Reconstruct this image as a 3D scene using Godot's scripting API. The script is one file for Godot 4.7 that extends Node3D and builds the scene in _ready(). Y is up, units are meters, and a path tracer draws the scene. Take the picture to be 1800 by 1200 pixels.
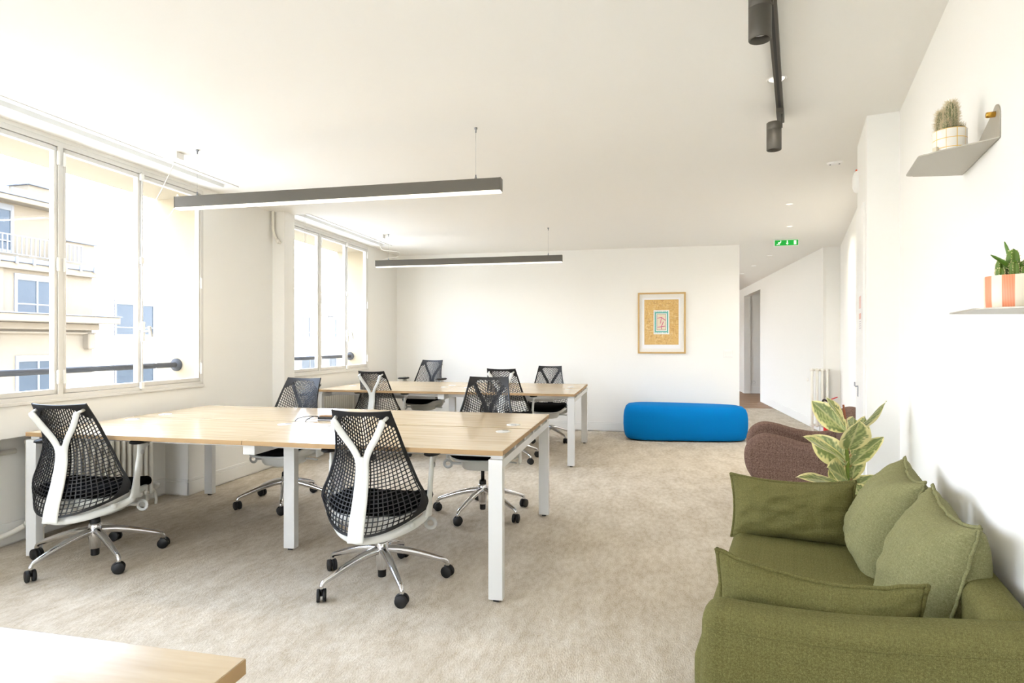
extends Node3D
# A bright open-plan office: two bench desks with mesh-back chairs by the windows, a green sofa, an armchair and an ottoman.
# Units are metres. The camera stands at x = 0, z = 0; -z leads into the room, the street windows are on the left.

const FLOOR_H := 2.58            # ceiling height
const WALL_X := -3.65            # inner face of the window wall
const TURN := -13.4              # degrees: the right-hand wall stands at an angle to the others
const R_ORIGIN := Vector3(1.153, 0, -2.591)

var M := {}
var counts := {}
var cache := {}

func _ready() -> void:
	setup_camera_and_light()
	make_materials()
	build_shell()
	build_windows()
	build_street()
	build_bench_desks()
	build_chairs()
	build_sofa_corner()
	build_ceiling_fittings()
	build_wall_things()
	build_radiators()

# ------------------------------------------------------------------ camera, sky, light
func setup_camera_and_light() -> void:
	var cam := Camera3D.new()
	cam.name = "camera"
	cam.keep_aspect = Camera3D.KEEP_HEIGHT
	cam.fov = rad_to_deg(2.0 * atan(600.0 / 1050.0))
	cam.position = Vector3(0, 1.272, 0)
	cam.rotation_degrees = Vector3(0, 12.2, 0)
	cam.near = 0.05
	cam.far = 300.0
	cam.current = true
	add_child(cam)
	var env := Environment.new()
	var sky := Sky.new()
	var sm := ProceduralSkyMaterial.new()
	sm.sky_top_color = Color(0.80, 0.88, 1.0)
	sm.sky_horizon_color = Color(1.0, 1.0, 1.0)
	sm.ground_horizon_color = Color(0.86, 0.84, 0.80)
	sm.ground_bottom_color = Color(0.70, 0.68, 0.64)
	sky.sky_material = sm
	env.background_mode = Environment.BG_SKY
	env.sky = sky
	env.background_energy_multiplier = SKY_ENERGY
	env.tonemap_mode = Environment.TONE_MAPPER_LINEAR
	env.tonemap_exposure = EXPOSURE
	env.sdfgi_enabled = true
	env.ssao_enabled = true
	env.ssil_enabled = true
	var we := WorldEnvironment.new()
	we.name = "world_environment"
	we.environment = env
	add_child(we)
	var sun := DirectionalLight3D.new()
	sun.name = "sun"
	sun.light_color = Color(1.0, 0.95, 0.86)
	sun.light_energy = SUN_ENERGY
	sun.light_angular_distance = 0.6
	sun.shadow_enabled = true
	sun.sky_mode = DirectionalLight3D.SKY_MODE_LIGHT_ONLY
	add_child(sun)
	sun.look_at_from_position(Vector3.ZERO, Vector3(-0.70, -0.66, -0.25))

const SKY_ENERGY := 15.0
const SUN_ENERGY := 0.6
const EXPOSURE := 1.35

# ------------------------------------------------------------------ naming helpers
func numbered(n: String) -> String:
	var k: int = counts.get(n, -1) + 1
	counts[n] = k
	return n if k == 0 else "%s_%03d" % [n, k]

func thing(n: String, label: String, cat: String, pos := Vector3.ZERO, yaw := 0.0, group := "") -> Node3D:
	var o := Node3D.new()
	o.name = numbered(n)
	add_child(o)
	o.position = pos
	o.rotation_degrees.y = yaw
	o.set_meta("label", label)
	o.set_meta("category", cat)
	if group != "":
		o.set_meta("group", group)
	return o

func setting(n: String, label := "") -> Node3D:
	var o := Node3D.new()
	o.name = n
	add_child(o)
	o.set_meta("kind", "structure")
	if label != "":
		o.set_meta("label", label)
	return o

func part(mesh: Mesh, n: String, mat: Material, parent: Node, pos := Vector3.ZERO, rot := Vector3.ZERO) -> MeshInstance3D:
	var o := MeshInstance3D.new()
	o.name = n
	o.mesh = mesh
	o.material_override = mat
	o.position = pos
	o.rotation_degrees = rot
	parent.add_child(o, true)
	return o

# a box given by two corners
func slab(n: String, mat: Material, parent: Node, a: Vector3, b: Vector3, bevel := 0.0) -> MeshInstance3D:
	var lo := Vector3(minf(a.x, b.x), minf(a.y, b.y), minf(a.z, b.z))
	var hi := Vector3(maxf(a.x, b.x), maxf(a.y, b.y), maxf(a.z, b.z))
	return part(rbox(hi - lo, bevel), n, mat, parent, (lo + hi) / 2.0)

# place in the frame of the angled right wall: a runs along the wall away from the camera, b out from it into the room
func rp(a: float, b: float, y: float) -> Vector3:
	var t := deg_to_rad(-TURN)
	return R_ORIGIN + Vector3(sin(t), 0, -cos(t)) * a + Vector3(-cos(t), 0, -sin(t)) * b + Vector3(0, y, 0)

# ------------------------------------------------------------------ mesh helpers
func rbox(size: Vector3, r := 0.0, seg := 2) -> ArrayMesh:
	var key := "rb%.4f,%.4f,%.4f,%.4f,%d" % [size.x, size.y, size.z, r, seg]
	if cache.has(key):
		return cache[key]
	var h := size / 2.0
	r = minf(r, minf(h.x, minf(h.y, h.z)) * 0.999)
	var st := SurfaceTool.new()
	st.begin(Mesh.PRIMITIVE_TRIANGLES)
	for axis in 3:
		for sgn in [-1.0, 1.0]:
			var ua: int = (axis + 1) % 3
			var va: int = (axis + 2) % 3
			var us := _stops(h[ua], r, seg)
			var vs := _stops(h[va], r, seg)
			var pts := []
			for u in us:
				var row := []
				for v in vs:
					var p := Vector3()
					p[axis] = sgn * h[axis]
					p[ua] = u
					p[va] = v
					var nrm := Vector3()
					nrm[axis] = sgn
					if r > 0.0:
						var q := Vector3(clampf(p.x, -(h.x - r), h.x - r), clampf(p.y, -(h.y - r), h.y - r), clampf(p.z, -(h.z - r), h.z - r))
						nrm = (p - q).normalized()
						p = q + nrm * r
					row.append([p, nrm])
				pts.append(row)
			for i in us.size() - 1:
				for j in vs.size() - 1:
					var quad := [pts[i][j], pts[i + 1][j], pts[i + 1][j + 1], pts[i][j + 1]]
					var order := [0, 2, 1, 0, 3, 2] if sgn > 0 else [0, 1, 2, 0, 2, 3]
					for k in order:
						st.set_normal(quad[k][1])
						st.add_vertex(quad[k][0])
	cache[key] = st.commit()
	return cache[key]

func _stops(h: float, r: float, seg: int) -> Array:
	if r <= 0.0:
		return [-h, h]
	var out := []
	for i in seg + 1:
		out.append(-h + r * (1.0 - tan((1.0 - float(i) / seg) * PI / 4.0)))
	var back := []
	for x in out:
		back.push_front(-x)
	return out + back if h - r > 0.0001 else out + back.slice(1)

func tool() -> SurfaceTool:
	var st := SurfaceTool.new()
	st.begin(Mesh.PRIMITIVE_TRIANGLES)
	return st

func done(st: SurfaceTool) -> ArrayMesh:
	st.generate_normals()
	return st.commit()

func quad(st: SurfaceTool, a: Vector3, b: Vector3, c: Vector3, d: Vector3) -> void:
	for p in [a, c, b, a, d, c]:
		st.add_vertex(p)

func grid(st: SurfaceTool, rows: Array, closed := false, flip := false) -> void:
	for i in rows.size() - 1:
		var ra: PackedVector3Array = rows[i]
		var rb: PackedVector3Array = rows[i + 1]
		var n := ra.size()
		for j in (n if closed else n - 1):
			var k := (j + 1) % n
			if flip:
				quad(st, ra[j], ra[k], rb[k], rb[j])
			else:
				quad(st, ra[j], rb[j], rb[k], ra[k])

# tube along points; rx across (towards side), ry along the up hint
func tube(st: SurfaceTool, pts: Array, rx: Variant, sides := 8, ry: Variant = null, up := Vector3.ZERO, caps := true) -> void:
	var rows := []
	var n := Vector3.ZERO
	var count := pts.size()
	for i in count:
		var p: Vector3 = pts[i]
		var t: Vector3 = ((pts[mini(i + 1, count - 1)] as Vector3) - (pts[maxi(i - 1, 0)] as Vector3)).normalized()
		if up != Vector3.ZERO:
			n = (up - t * up.dot(t)).normalized()
		elif i == 0:
			var h := Vector3.UP if absf(t.y) < 0.9 else Vector3.RIGHT
			n = (h - t * h.dot(t)).normalized()
		else:
			n = (n - t * n.dot(t)).normalized()
		var s := t.cross(n)
		var a: float = rx[i] if rx is Array else rx
		var b: float = a
		if ry != null:
			b = ry[i] if ry is Array else ry
		var row := PackedVector3Array()
		for k in sides:
			var w := TAU * k / sides
			row.append(p + s * cos(w) * a + n * sin(w) * b)
		rows.append(row)
	grid(st, rows, true)
	if caps:
		for e in [0, count - 1]:
			var row: PackedVector3Array = rows[e]
			var c := Vector3.ZERO
			for q in row:
				c += q
			c /= sides
			for k in sides:
				var k2 := (k + 1) % sides
				if e == 0:
					for q in [c, row[k2], row[k]]:
						st.add_vertex(q)
				else:
					for q in [c, row[k], row[k2]]:
						st.add_vertex(q)

func lathe(st: SurfaceTool, profile: Array, segs := 20, at := Vector3.ZERO, basis := Basis.IDENTITY) -> void:
	var rows := []
	for pr in profile:
		var row := PackedVector3Array()
		for k in segs:
			var w := TAU * k / segs
			row.append(at + basis * Vector3(cos(w) * pr.x, pr.y, sin(w) * pr.x))
		rows.append(row)
	grid(st, rows, true)

func lathe_mesh(profile: Array, segs := 20) -> ArrayMesh:
	var st := tool()
	lathe(st, profile, segs)
	return done(st)

func tube_mesh(pts: Array, r: Variant, sides := 8) -> ArrayMesh:
	var st := tool()
	tube(st, pts, r, sides)
	return done(st)

# a flat outline (x, y) given thickness along z, with its rim rounded over
func plate(outline: Array, thick: float, round_r := 0.0, flat := true) -> ArrayMesh:
	var st := tool()
	var n := outline.size()
	var area := 0.0
	for i in n:
		area += outline[i].cross(outline[(i + 1) % n])
	var sgn := 1.0 if area > 0 else -1.0
	var layers := []
	var rings := [[0.0, -thick / 2.0], [0.0, thick / 2.0]]
	if round_r > 0.0:
		rings = []
		for k in 5:
			var w := PI / 2.0 * k / 4.0
			rings.append([round_r * (1.0 - sin(w)), -thick / 2.0 + round_r * (1.0 - cos(w))])
		for k in 5:
			var w := PI / 2.0 * k / 4.0
			rings.append([round_r * (1.0 - cos(w)), thick / 2.0 - round_r * (1.0 - sin(w))])
	for rg in rings:
		var row := PackedVector3Array()
		for i in n:
			var d1: Vector2 = (outline[i] - outline[(i - 1 + n) % n]).normalized()
			var d2: Vector2 = (outline[(i + 1) % n] - outline[i]).normalized()
			var nr := Vector2(d1.y + d2.y, -d1.x - d2.x).normalized() * sgn
			var q: Vector2 = outline[i] - nr * rg[0]
			row.append(Vector3(q.x, q.y, rg[1]))
		layers.append(row)
	if flat and round_r <= 0.0:
		st.set_smooth_group(-1)
	grid(st, layers, true, sgn < 0)
	st.set_smooth_group(-1)
	for e in [0, layers.size() - 1]:
		var row: PackedVector3Array = layers[e]
		var flat2 := PackedVector2Array()
		for q in row:
			flat2.append(Vector2(q.x, q.y))
		var idx := Geometry2D.triangulate_polygon(flat2)
		for t in range(0, idx.size(), 3):
			var tri := [row[idx[t]], row[idx[t + 1]], row[idx[t + 2]]]
			var up: bool = ((tri[1] as Vector3) - (tri[0] as Vector3)).cross((tri[2] as Vector3) - (tri[0] as Vector3)).z > 0.0
			if up == (e != 0):
				tri.reverse()
			for q in tri:
				st.add_vertex(q)
	return done(st)

# smooth curve through the knots
func cr(xs: Array, ys: Array, x: float) -> float:
	var n := xs.size()
	if x <= xs[0]:
		return ys[0]
	if x >= xs[n - 1]:
		return ys[n - 1]
	var i := 0
	while x > xs[i + 1]:
		i += 1
	var h: float = xs[i + 1] - xs[i]
	var t: float = (x - xs[i]) / h
	var m0: float = (ys[i + 1] - ys[maxi(i - 1, 0)]) / (xs[i + 1] - xs[maxi(i - 1, 0)]) * h
	var m1: float = (ys[mini(i + 2, n - 1)] - ys[i]) / (xs[mini(i + 2, n - 1)] - xs[i]) * h
	var t2 := t * t
	var t3 := t2 * t
	return (2 * t3 - 3 * t2 + 1) * ys[i] + (t3 - 2 * t2 + t) * m0 + (-2 * t3 + 3 * t2) * ys[i + 1] + (t3 - t2) * m1

func smooth_path(pts: Array, per := 4) -> Array:
	var out := []
	var n := pts.size()
	for i in n - 1:
		var p0: Vector3 = pts[maxi(i - 1, 0)]
		var p1: Vector3 = pts[i]
		var p2: Vector3 = pts[i + 1]
		var p3: Vector3 = pts[mini(i + 2, n - 1)]
		for k in per:
			out.append(p1.cubic_interpolate(p2, p0, p3, float(k) / per))
	out.append(pts[n - 1])
	return out

# ------------------------------------------------------------------ materials
func mat(c: Color, rough := 0.8, metal := 0.0, spec := 0.5) -> StandardMaterial3D:
	var m := StandardMaterial3D.new()
	m.albedo_color = c
	m.roughness = rough
	m.metallic = metal
	m.metallic_specular = spec
	return m

func noise_pixels(size: int, seed_: int, freq: float, octaves: int, sx := 1.0, sy := 1.0) -> PackedFloat32Array:
	# seamless by folding the square onto a torus-like blend of four shifted reads
	var nz := FastNoiseLite.new()
	nz.seed = seed_
	nz.noise_type = FastNoiseLite.TYPE_SIMPLEX_SMOOTH
	nz.frequency = freq
	nz.fractal_octaves = octaves
	var img: Image = nz.get_seamless_image(int(size * sx), int(size * sy), false, false, 0.15)
	img.resize(size, size, Image.INTERPOLATE_BILINEAR)
	var out := PackedFloat32Array()
	out.resize(size * size)
	var d := img.get_data()
	for i in size * size:
		out[i] = d[i] / 255.0
	return out

func tex_from(size: int, f: Callable) -> ImageTexture:
	var data := PackedByteArray()
	data.resize(size * size * 3)
	var k := 0
	for y in size:
		for x in size:
			var c: Color = f.call(x, y, y * size + x)
			data[k] = clampi(int(c.r * 255.0), 0, 255)
			data[k + 1] = clampi(int(c.g * 255.0), 0, 255)
			data[k + 2] = clampi(int(c.b * 255.0), 0, 255)
			k += 3
	return ImageTexture.create_from_image(Image.create_from_data(size, size, false, Image.FORMAT_RGB8, data))

func woven(c_dark: Color, c_mid: Color, c_light: Color, seed_: int, tile: float, relief: float, rough := 0.95) -> StandardMaterial3D:
	var rng := RandomNumberGenerator.new()
	rng.seed = seed_
	var size := 256
	var warp := []
	var weft := []
	for i in size:
		warp.append(rng.randf())
		weft.append(rng.randf())
	var fine := noise_pixels(size, seed_, 0.12, 2)
	var hgt := PackedByteArray()
	hgt.resize(size * size * 3)
	var tx := tex_from(size, func(x, y, i):
		var over: bool = (x / 2 + y / 2) % 2 == 0
		var v: float = warp[x / 2] if over else weft[y / 2]
		var f: float = 0.16 * v + 0.34 * fine[i] + 0.5 * rng.randf()
		var hh := int(255.0 * clampf(0.35 + (0.3 if over else 0.0) + 0.3 * v, 0, 1))
		hgt[i * 3] = hh
		hgt[i * 3 + 1] = hh
		hgt[i * 3 + 2] = hh
		return c_dark.lerp(c_mid, f * 2.0) if f < 0.5 else c_mid.lerp(c_light, f * 2.0 - 1.0))
	var m := mat(Color.WHITE, rough, 0.0, 0.25)
	m.albedo_texture = tx
	m.uv1_triplanar = true
	m.uv1_scale = Vector3.ONE / tile
	m.heightmap_enabled = true
	m.heightmap_scale = relief
	m.heightmap_texture = ImageTexture.create_from_image(Image.create_from_data(size, size, false, Image.FORMAT_RGB8, hgt))
	return m

func make_materials() -> void:
	M.wall = mat(Color(0.96, 0.953, 0.93), 0.9, 0.0, 0.3)
	M.ceiling = mat(Color(0.975, 0.965, 0.94), 0.95, 0.0, 0.2)
	M.trim = mat(Color(0.95, 0.945, 0.925), 0.45)
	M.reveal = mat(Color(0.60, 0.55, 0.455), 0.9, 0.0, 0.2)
	M.frame = mat(Color(0.87, 0.86, 0.835), 0.4)
	M.white_metal = mat(Color(0.87, 0.868, 0.855), 0.4)
	M.radiator = mat(Color(0.93, 0.915, 0.87), 0.45)
	M.glass = mat(Color(1, 1, 1, 0.03), 0.02, 0.0, 0.25)
	M.glass.transparency = BaseMaterial3D.TRANSPARENCY_ALPHA
	M.steel = mat(Color(0.55, 0.56, 0.58), 0.35, 0.8)
	M.chrome = mat(Color(0.86, 0.86, 0.87), 0.12, 1.0)
	M.galv = mat(Color(0.20, 0.205, 0.22), 0.6, 0.0, 0.3)
	M.black = mat(Color(0.035, 0.035, 0.04), 0.5)
	M.black_soft = mat(Color(0.045, 0.045, 0.055), 0.55)
	M.seat_fabric = mat(Color(0.035, 0.035, 0.045), 0.95, 0.0, 0.2)
	M.white_plastic = mat(Color(0.88, 0.88, 0.855), 0.38)
	M.grey_plastic = mat(Color(0.76, 0.76, 0.745), 0.4)
	M.bronze = mat(Color(0.36, 0.345, 0.315), 0.45, 0.35)
	M.dark_metal = mat(Color(0.33, 0.315, 0.285), 0.5, 0.3)
	M.cable_white = mat(Color(0.93, 0.92, 0.9), 0.5)
	M.cable_black = mat(Color(0.05, 0.05, 0.055), 0.5)
	M.shelf = mat(Color(0.70, 0.675, 0.62), 0.35, 0.25)
	M.brass = mat(Color(0.85, 0.66, 0.30), 0.25, 1.0)
	M.blue = woven(Color(0.0, 0.43, 0.70), Color(0.0, 0.48, 0.77), Color(0.05, 0.53, 0.82), 11, 0.22, 0.03)
	M.green = woven(Color(0.285, 0.27, 0.14), Color(0.395, 0.378, 0.22), Color(0.56, 0.54, 0.365), 12, 0.24, 0.06)
	M.green_light = woven(Color(0.38, 0.37, 0.24), Color(0.495, 0.485, 0.335), Color(0.65, 0.635, 0.48), 13, 0.26, 0.06)
	M.brown = woven(Color(0.22, 0.15, 0.13), Color(0.45, 0.355, 0.31), Color(0.70, 0.60, 0.53), 14, 0.45, 0.06)
	M.led_off = mat(Color(0.97, 0.965, 0.95), 0.5)
	M.led = mat(Color(0.97, 0.965, 0.95), 0.5)
	M.led.emission_enabled = true
	M.led.emission = Color(1.0, 0.96, 0.88)
	M.led.emission_energy_multiplier = 1.0
	M.stone = mat(Color(0.385, 0.355, 0.305), 0.95, 0.0, 0.2)
	M.plaster = mat(Color(0.66, 0.66, 0.655), 0.95, 0.0, 0.2)
	M.white_render = mat(Color(0.86, 0.85, 0.82), 0.95, 0.0, 0.2)
	M.stone_pale = mat(Color(0.40, 0.40, 0.405), 0.95, 0.0, 0.2)
	M.zinc = mat(Color(0.28, 0.30, 0.33), 0.6, 0.1)
	M.roof_tile = mat(Color(0.62, 0.40, 0.28), 0.9)
	M.street = mat(Color(0.72, 0.70, 0.67), 0.95)
	M.dark_glass = mat(Color(0.12, 0.17, 0.21), 0.05, 0.0, 0.3)
	M.blind = mat(Color(0.34, 0.35, 0.36), 0.8)
	M.oak = make_wood()
	M.oak_edge = mat(Color(0.68, 0.555, 0.385), 0.6)
	M.frame_oak = mat(Color(0.80, 0.66, 0.42), 0.55)
	M.carpet = make_carpet()
	M.parquet = mat(Color(0.60, 0.47, 0.35), 0.5)

func make_wood() -> StandardMaterial3D:
	var size := 1024
	var broad := noise_pixels(size, 21, 0.010, 3)
	var fine := noise_pixels(size, 22, 0.06, 3)
	var tx := tex_from(size, func(_x, _y, i):
		var f: float = clampf(0.5 + (broad[i] - 0.5) * 0.7 + (fine[i] - 0.5) * 0.22, 0, 1)
		return Color(0.69, 0.60, 0.465).lerp(Color(0.80, 0.725, 0.605), f))
	var m := mat(Color.WHITE, 0.2, 0.0, 0.5)
	m.albedo_texture = tx
	m.uv1_triplanar = true
	m.uv1_world_triplanar = true
	m.uv1_scale = Vector3(0.16, 1.6, 1.6)
	return m

func make_carpet() -> StandardMaterial3D:
	var size := 1536
	var rng := RandomNumberGenerator.new()
	rng.seed = 31
	var blot := noise_pixels(size, 32, 0.006, 4)
	var blot2 := noise_pixels(size, 33, 0.03, 5)
	var pile := noise_pixels(size, 34, 0.16, 3)
	var hgt := PackedByteArray()
	hgt.resize(size * size * 3)
	var tx := tex_from(size, func(_x, _y, i):
		var f: float = 0.5 + (blot[i] - 0.5) * 0.45 + (blot2[i] - 0.5) * 0.62 + (pile[i] - 0.5) * 0.55 + (rng.randf() - 0.5) * 0.2
		var w: float = blot2[i]
		var hh := int(255.0 * clampf(pile[i] * 0.8 + rng.randf() * 0.2, 0, 1))
		hgt[i * 3] = hh
		hgt[i * 3 + 1] = hh
		hgt[i * 3 + 2] = hh
		return Color(0.69, 0.635, 0.55).lerp(Color(0.925, 0.89, 0.83), clampf(f, 0, 1)).lerp(Color(0.68, 0.66, 0.63), 0.25 * clampf(w, 0, 1)))
	var m := mat(Color.WHITE, 1.0, 0.0, 0.1)
	m.albedo_texture = tx
	m.uv1_triplanar = true
	m.uv1_world_triplanar = true
	m.uv1_scale = Vector3(0.5, 0.5, 0.22)
	m.heightmap_enabled = true
	m.heightmap_scale = 0.25
	m.heightmap_texture = ImageTexture.create_from_image(Image.create_from_data(size, size, false, Image.FORMAT_RGB8, hgt))
	return m

# ------------------------------------------------------------------ the room shell
const OPENINGS := [[1.70, -0.75], [-1.88, -4.42], [-5.58, -7.56], [-9.3, -13.5]]   # windows: near and far end
const SILL := 0.90
const REAR_SILL := 0.10
const HEAD := 2.53
const TOP := 2.80

func build_shell() -> void:
	var o := setting("floor", "beige mottled carpet with a wooden floor down the corridor")
	slab("carpet", M.carpet, o, Vector3(-4.1, -0.1, 2.55), Vector3(4.3, 0, -12.1))
	# boards of the corridor floor, laid across
	for i in 32:
		var z := -12.1 - i * 0.16
		slab("plank", M.parquet, o, Vector3(-4.1, -0.1, z - 0.003), Vector3(4.3, -0.003 + 0.0006 * ((i * 7) % 3), z - 0.157), 0.0)
	slab("underlay", M.parquet, o, Vector3(-4.1, -0.2, -12.1), Vector3(4.3, -0.1, -17.3))

	o = setting("ceiling", "smooth off-white ceiling")
	slab("ceiling_slab", M.ceiling, o, Vector3(-3.37, FLOOR_H, 2.55), Vector3(4.3, TOP, -17.3))
	slab("ceiling_edge", M.ceiling, o, Vector3(-4.11, FLOOR_H, 2.55), Vector3(-3.46, TOP, -17.3))
	slab("slot_lid", M.ceiling, o, Vector3(-3.46, 2.640, 2.55), Vector3(-3.37, TOP, -17.3))
	var slots := [[1.7, -0.75], [-1.9, -4.43], [-5.56, -7.61], [-9.3, -13.5]]
	var z0 := 2.55
	for s in slots:
		slab("slot_filler", M.ceiling, o, Vector3(-3.46, FLOOR_H, z0), Vector3(-3.37, 2.65, s[0]))
		z0 = s[1]
	slab("slot_filler", M.ceiling, o, Vector3(-3.46, FLOOR_H, z0), Vector3(-3.37, 2.65, -17.3))
	# white edge profiles of the blind slots
	var k := 0
	for s in slots:
		k += 1
		var t := setting("trim_%d" % k)
		slab("edge_profile", M.trim, t, Vector3(-3.373, 2.574, s[0] + 0.02), Vector3(-3.325, 2.606, s[1] - 0.02), 0.002)
		slab("edge_profile", M.trim, t, Vector3(-3.456, 2.574, s[0] + 0.02), Vector3(-3.478, 2.606, s[1] - 0.02), 0.002)
		slab("end_profile", M.trim, t, Vector3(-3.4775, 2.575, s[1] + 0.002), Vector3(-3.326, 2.604, s[1] - 0.02), 0.002)
		slab("rolled_blind", M.trim, t, Vector3(-3.44, 2.622, s[0] - 0.03), Vector3(-3.39, 2.640, s[1] + 0.03), 0.006)

	o = setting("wall_left", "white window wall with piers, parapets and radiator recesses")
	z0 = 2.55
	for w in OPENINGS + [[-17.3, -17.3]]:
		slab("pier", M.wall, o, Vector3(-3.72, 0, z0), Vector3(WALL_X, TOP, w[0]))
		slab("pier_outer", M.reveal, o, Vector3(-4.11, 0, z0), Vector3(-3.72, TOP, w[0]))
		z0 = w[1]
		if w[0] == w[1]:
			break
		slab("lintel", M.wall, o, Vector3(-3.72, HEAD, w[0]), Vector3(WALL_X, TOP, w[1]))
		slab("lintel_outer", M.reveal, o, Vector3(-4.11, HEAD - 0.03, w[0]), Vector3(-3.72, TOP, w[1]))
		slab("parapet", M.wall, o, Vector3(-3.72, 0.70, w[0]), Vector3(WALL_X, SILL, w[1]))
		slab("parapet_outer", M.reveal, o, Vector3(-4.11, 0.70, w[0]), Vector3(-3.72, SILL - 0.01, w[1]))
		slab("recess_back", M.wall, o, Vector3(-4.11, 0, w[0]), Vector3(-3.87, 0.70, w[1]))
		slab("recess_side", M.wall, o, Vector3(-3.87, 0, w[0]), Vector3(WALL_X, 0.70, w[0] - 0.17))
		slab("recess_side", M.wall, o, Vector3(-3.87, 0, w[1] + 0.17), Vector3(WALL_X, 0.70, w[1]))
	slab("pilaster", M.wall, o, Vector3(WALL_X, 0, -5.40), Vector3(-3.515, FLOOR_H, -5.58))

	o = setting("wall_back", "off-white back wall behind the far desk")
	slab("wall_panel", M.wall, o, Vector3(WALL_X, 0, -8.55), Vector3(1.30, TOP, -8.70))
	o = setting("wall_rear", "wall behind the camera")
	slab("parapet", M.wall, o, Vector3(-4.11, 0, 2.40), Vector3(0.4, REAR_SILL, 2.55))
	slab("lintel", M.wall, o, Vector3(-4.11, HEAD, 2.40), Vector3(0.4, TOP, 2.55))
	for q in [[-4.11, -3.35], [-1.75, 0.4]]:
		slab("pier", M.wall, o, Vector3(q[0], REAR_SILL, 2.40), Vector3(q[1], HEAD, 2.55))
	o = setting("balcony_above", "balcony slab over the rear windows, behind the camera")
	slab("balcony_slab", M.wall, o, Vector3(-4.5, 2.60, 2.56), Vector3(1.2, TOP, 4.6))
	o = setting("wall_end", "white end wall of the corridor")
	slab("wall_panel", M.wall, o, Vector3(-1.3, 0, -17.0), Vector3(4.3, TOP, -17.3))
	slab("pier", M.wall, o, Vector3(-4.11, 0, -17.0), Vector3(-3.1, TOP, -17.3))
	slab("parapet", M.wall, o, Vector3(-3.1, 0, -17.0), Vector3(-1.3, 0.1, -17.3))
	slab("lintel", M.wall, o, Vector3(-3.1, HEAD, -17.0), Vector3(-1.3, TOP, -17.3))
	o = setting("window_6", "white framed glazed doors at the end of the far room")
	for x in [-3.1, -2.23, -1.36]:
		slab("frame_stile", M.frame, o, Vector3(x, 0.1, -17.1), Vector3(x + 0.06, HEAD, -17.16), 0.004)
	for y in [0.1, HEAD - 0.06]:
		slab("frame_rail", M.frame, o, Vector3(-3.1, y, -17.1), Vector3(-1.3, y + 0.06, -17.16), 0.004)
	slab("pane", M.glass, o, Vector3(-3.1, 0.1, -17.128), Vector3(-1.3, HEAD, -17.132))

	o = setting("wall_right", "white angled wall beside the sofa with a shallow pier")
	part(rbox(Vector3(0.15, TOP, 12.0)), "wall_panel", M.wall, o, rp(0.6, -0.075, TOP / 2), Vector3(0, TURN, 0))
	part(rbox(Vector3(0.162, FLOOR_H, 0.615)), "pier", M.wall, o, rp(1.5325, 0.081, FLOOR_H / 2), Vector3(0, TURN, 0))
	part(rbox(Vector3(0.40, TOP, 0.14)), "corner_return", M.wall, o, rp(6.63, -0.03, TOP / 2), Vector3(0, TURN, 0))

	o = setting("wall_corridor", "white corridor wall with a doorway opening to a side room")
	slab("wall_panel", M.wall, o, Vector3(2.47, 0, -9.02), Vector3(2.62, TOP, -13.5))
	slab("door_header", M.wall, o, Vector3(2.47, 2.38, -13.5), Vector3(2.62, TOP, -15.55))
	slab("wall_panel", M.wall, o, Vector3(2.47, 0, -15.55), Vector3(2.62, TOP, -17.0))
	slab("side_room_wall", M.wall, o, Vector3(2.62, 0, -15.58), Vector3(4.3, TOP, -15.75))
	slab("side_room_wall", M.wall, o, Vector3(4.15, 0, -12.9), Vector3(4.3, TOP, -15.58))
	slab("side_room_wall", M.wall, o, Vector3(2.62, 0, -12.9), Vector3(4.3, TOP, -13.05))

	# baseboards
	o = setting("baseboard_back")
	slab("board", M.trim, o, Vector3(WALL_X + 0.012, 0.012, -8.55), Vector3(1.30, 0.115, -8.535), 0.003)
	slab("cap", M.trim, o, Vector3(WALL_X + 0.012, 0.115, -8.55), Vector3(1.30, 0.135, -8.54), 0.004)
	o = setting("baseboard_left")
	for zz in [[-4.25, -5.40], [-7.39, -8.55], [-0.58, -2.05]]:
		slab("board", M.trim, o, Vector3(WALL_X, 0.012, zz[0] + 0.014), Vector3(WALL_X + 0.015, 0.115, zz[1]), 0.003)
		slab("cap", M.trim, o, Vector3(WALL_X, 0.115, zz[0] + 0.009), Vector3(WALL_X + 0.01, 0.14, zz[1]), 0.004)
	slab("board", M.trim, o, Vector3(-3.87, 0.012, -4.25), Vector3(WALL_X + 0.015, 0.115, -4.236), 0.003)
	slab("cap", M.trim, o, Vector3(-3.87, 0.115, -4.25), Vector3(WALL_X + 0.01, 0.14, -4.241), 0.004)
	slab("board", M.trim, o, Vector3(-3.87, 0.012, -2.05), Vector3(-3.855, 0.14, -4.236), 0.003)
	slab("board", M.trim, o, Vector3(WALL_X, 0.012, -5.40), Vector3(-3.50, 0.14, -5.386), 0.003)
	o = setting("baseboard_corridor")
	slab("board", M.trim, o, Vector3(2.455, 0.012, -9.15), Vector3(2.47, 0.14, -12.4), 0.003)
	slab("board", M.trim, o, Vector3(2.62, 0.0, -15.58), Vector3(4.15, 0.16, -15.565), 0.003)
	o = setting("baseboard_right")
	part(rbox(Vector3(0.014, 0.13, 4.7), 0.003), "board", M.trim, o, rp(4.2, 0.007, 0.075), Vector3(0, TURN, 0))
	part(rbox(Vector3(0.014, 0.13, 5.2), 0.003), "board", M.trim, o, rp(-1.38, 0.007, 0.075), Vector3(0, TURN, 0))

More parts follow.
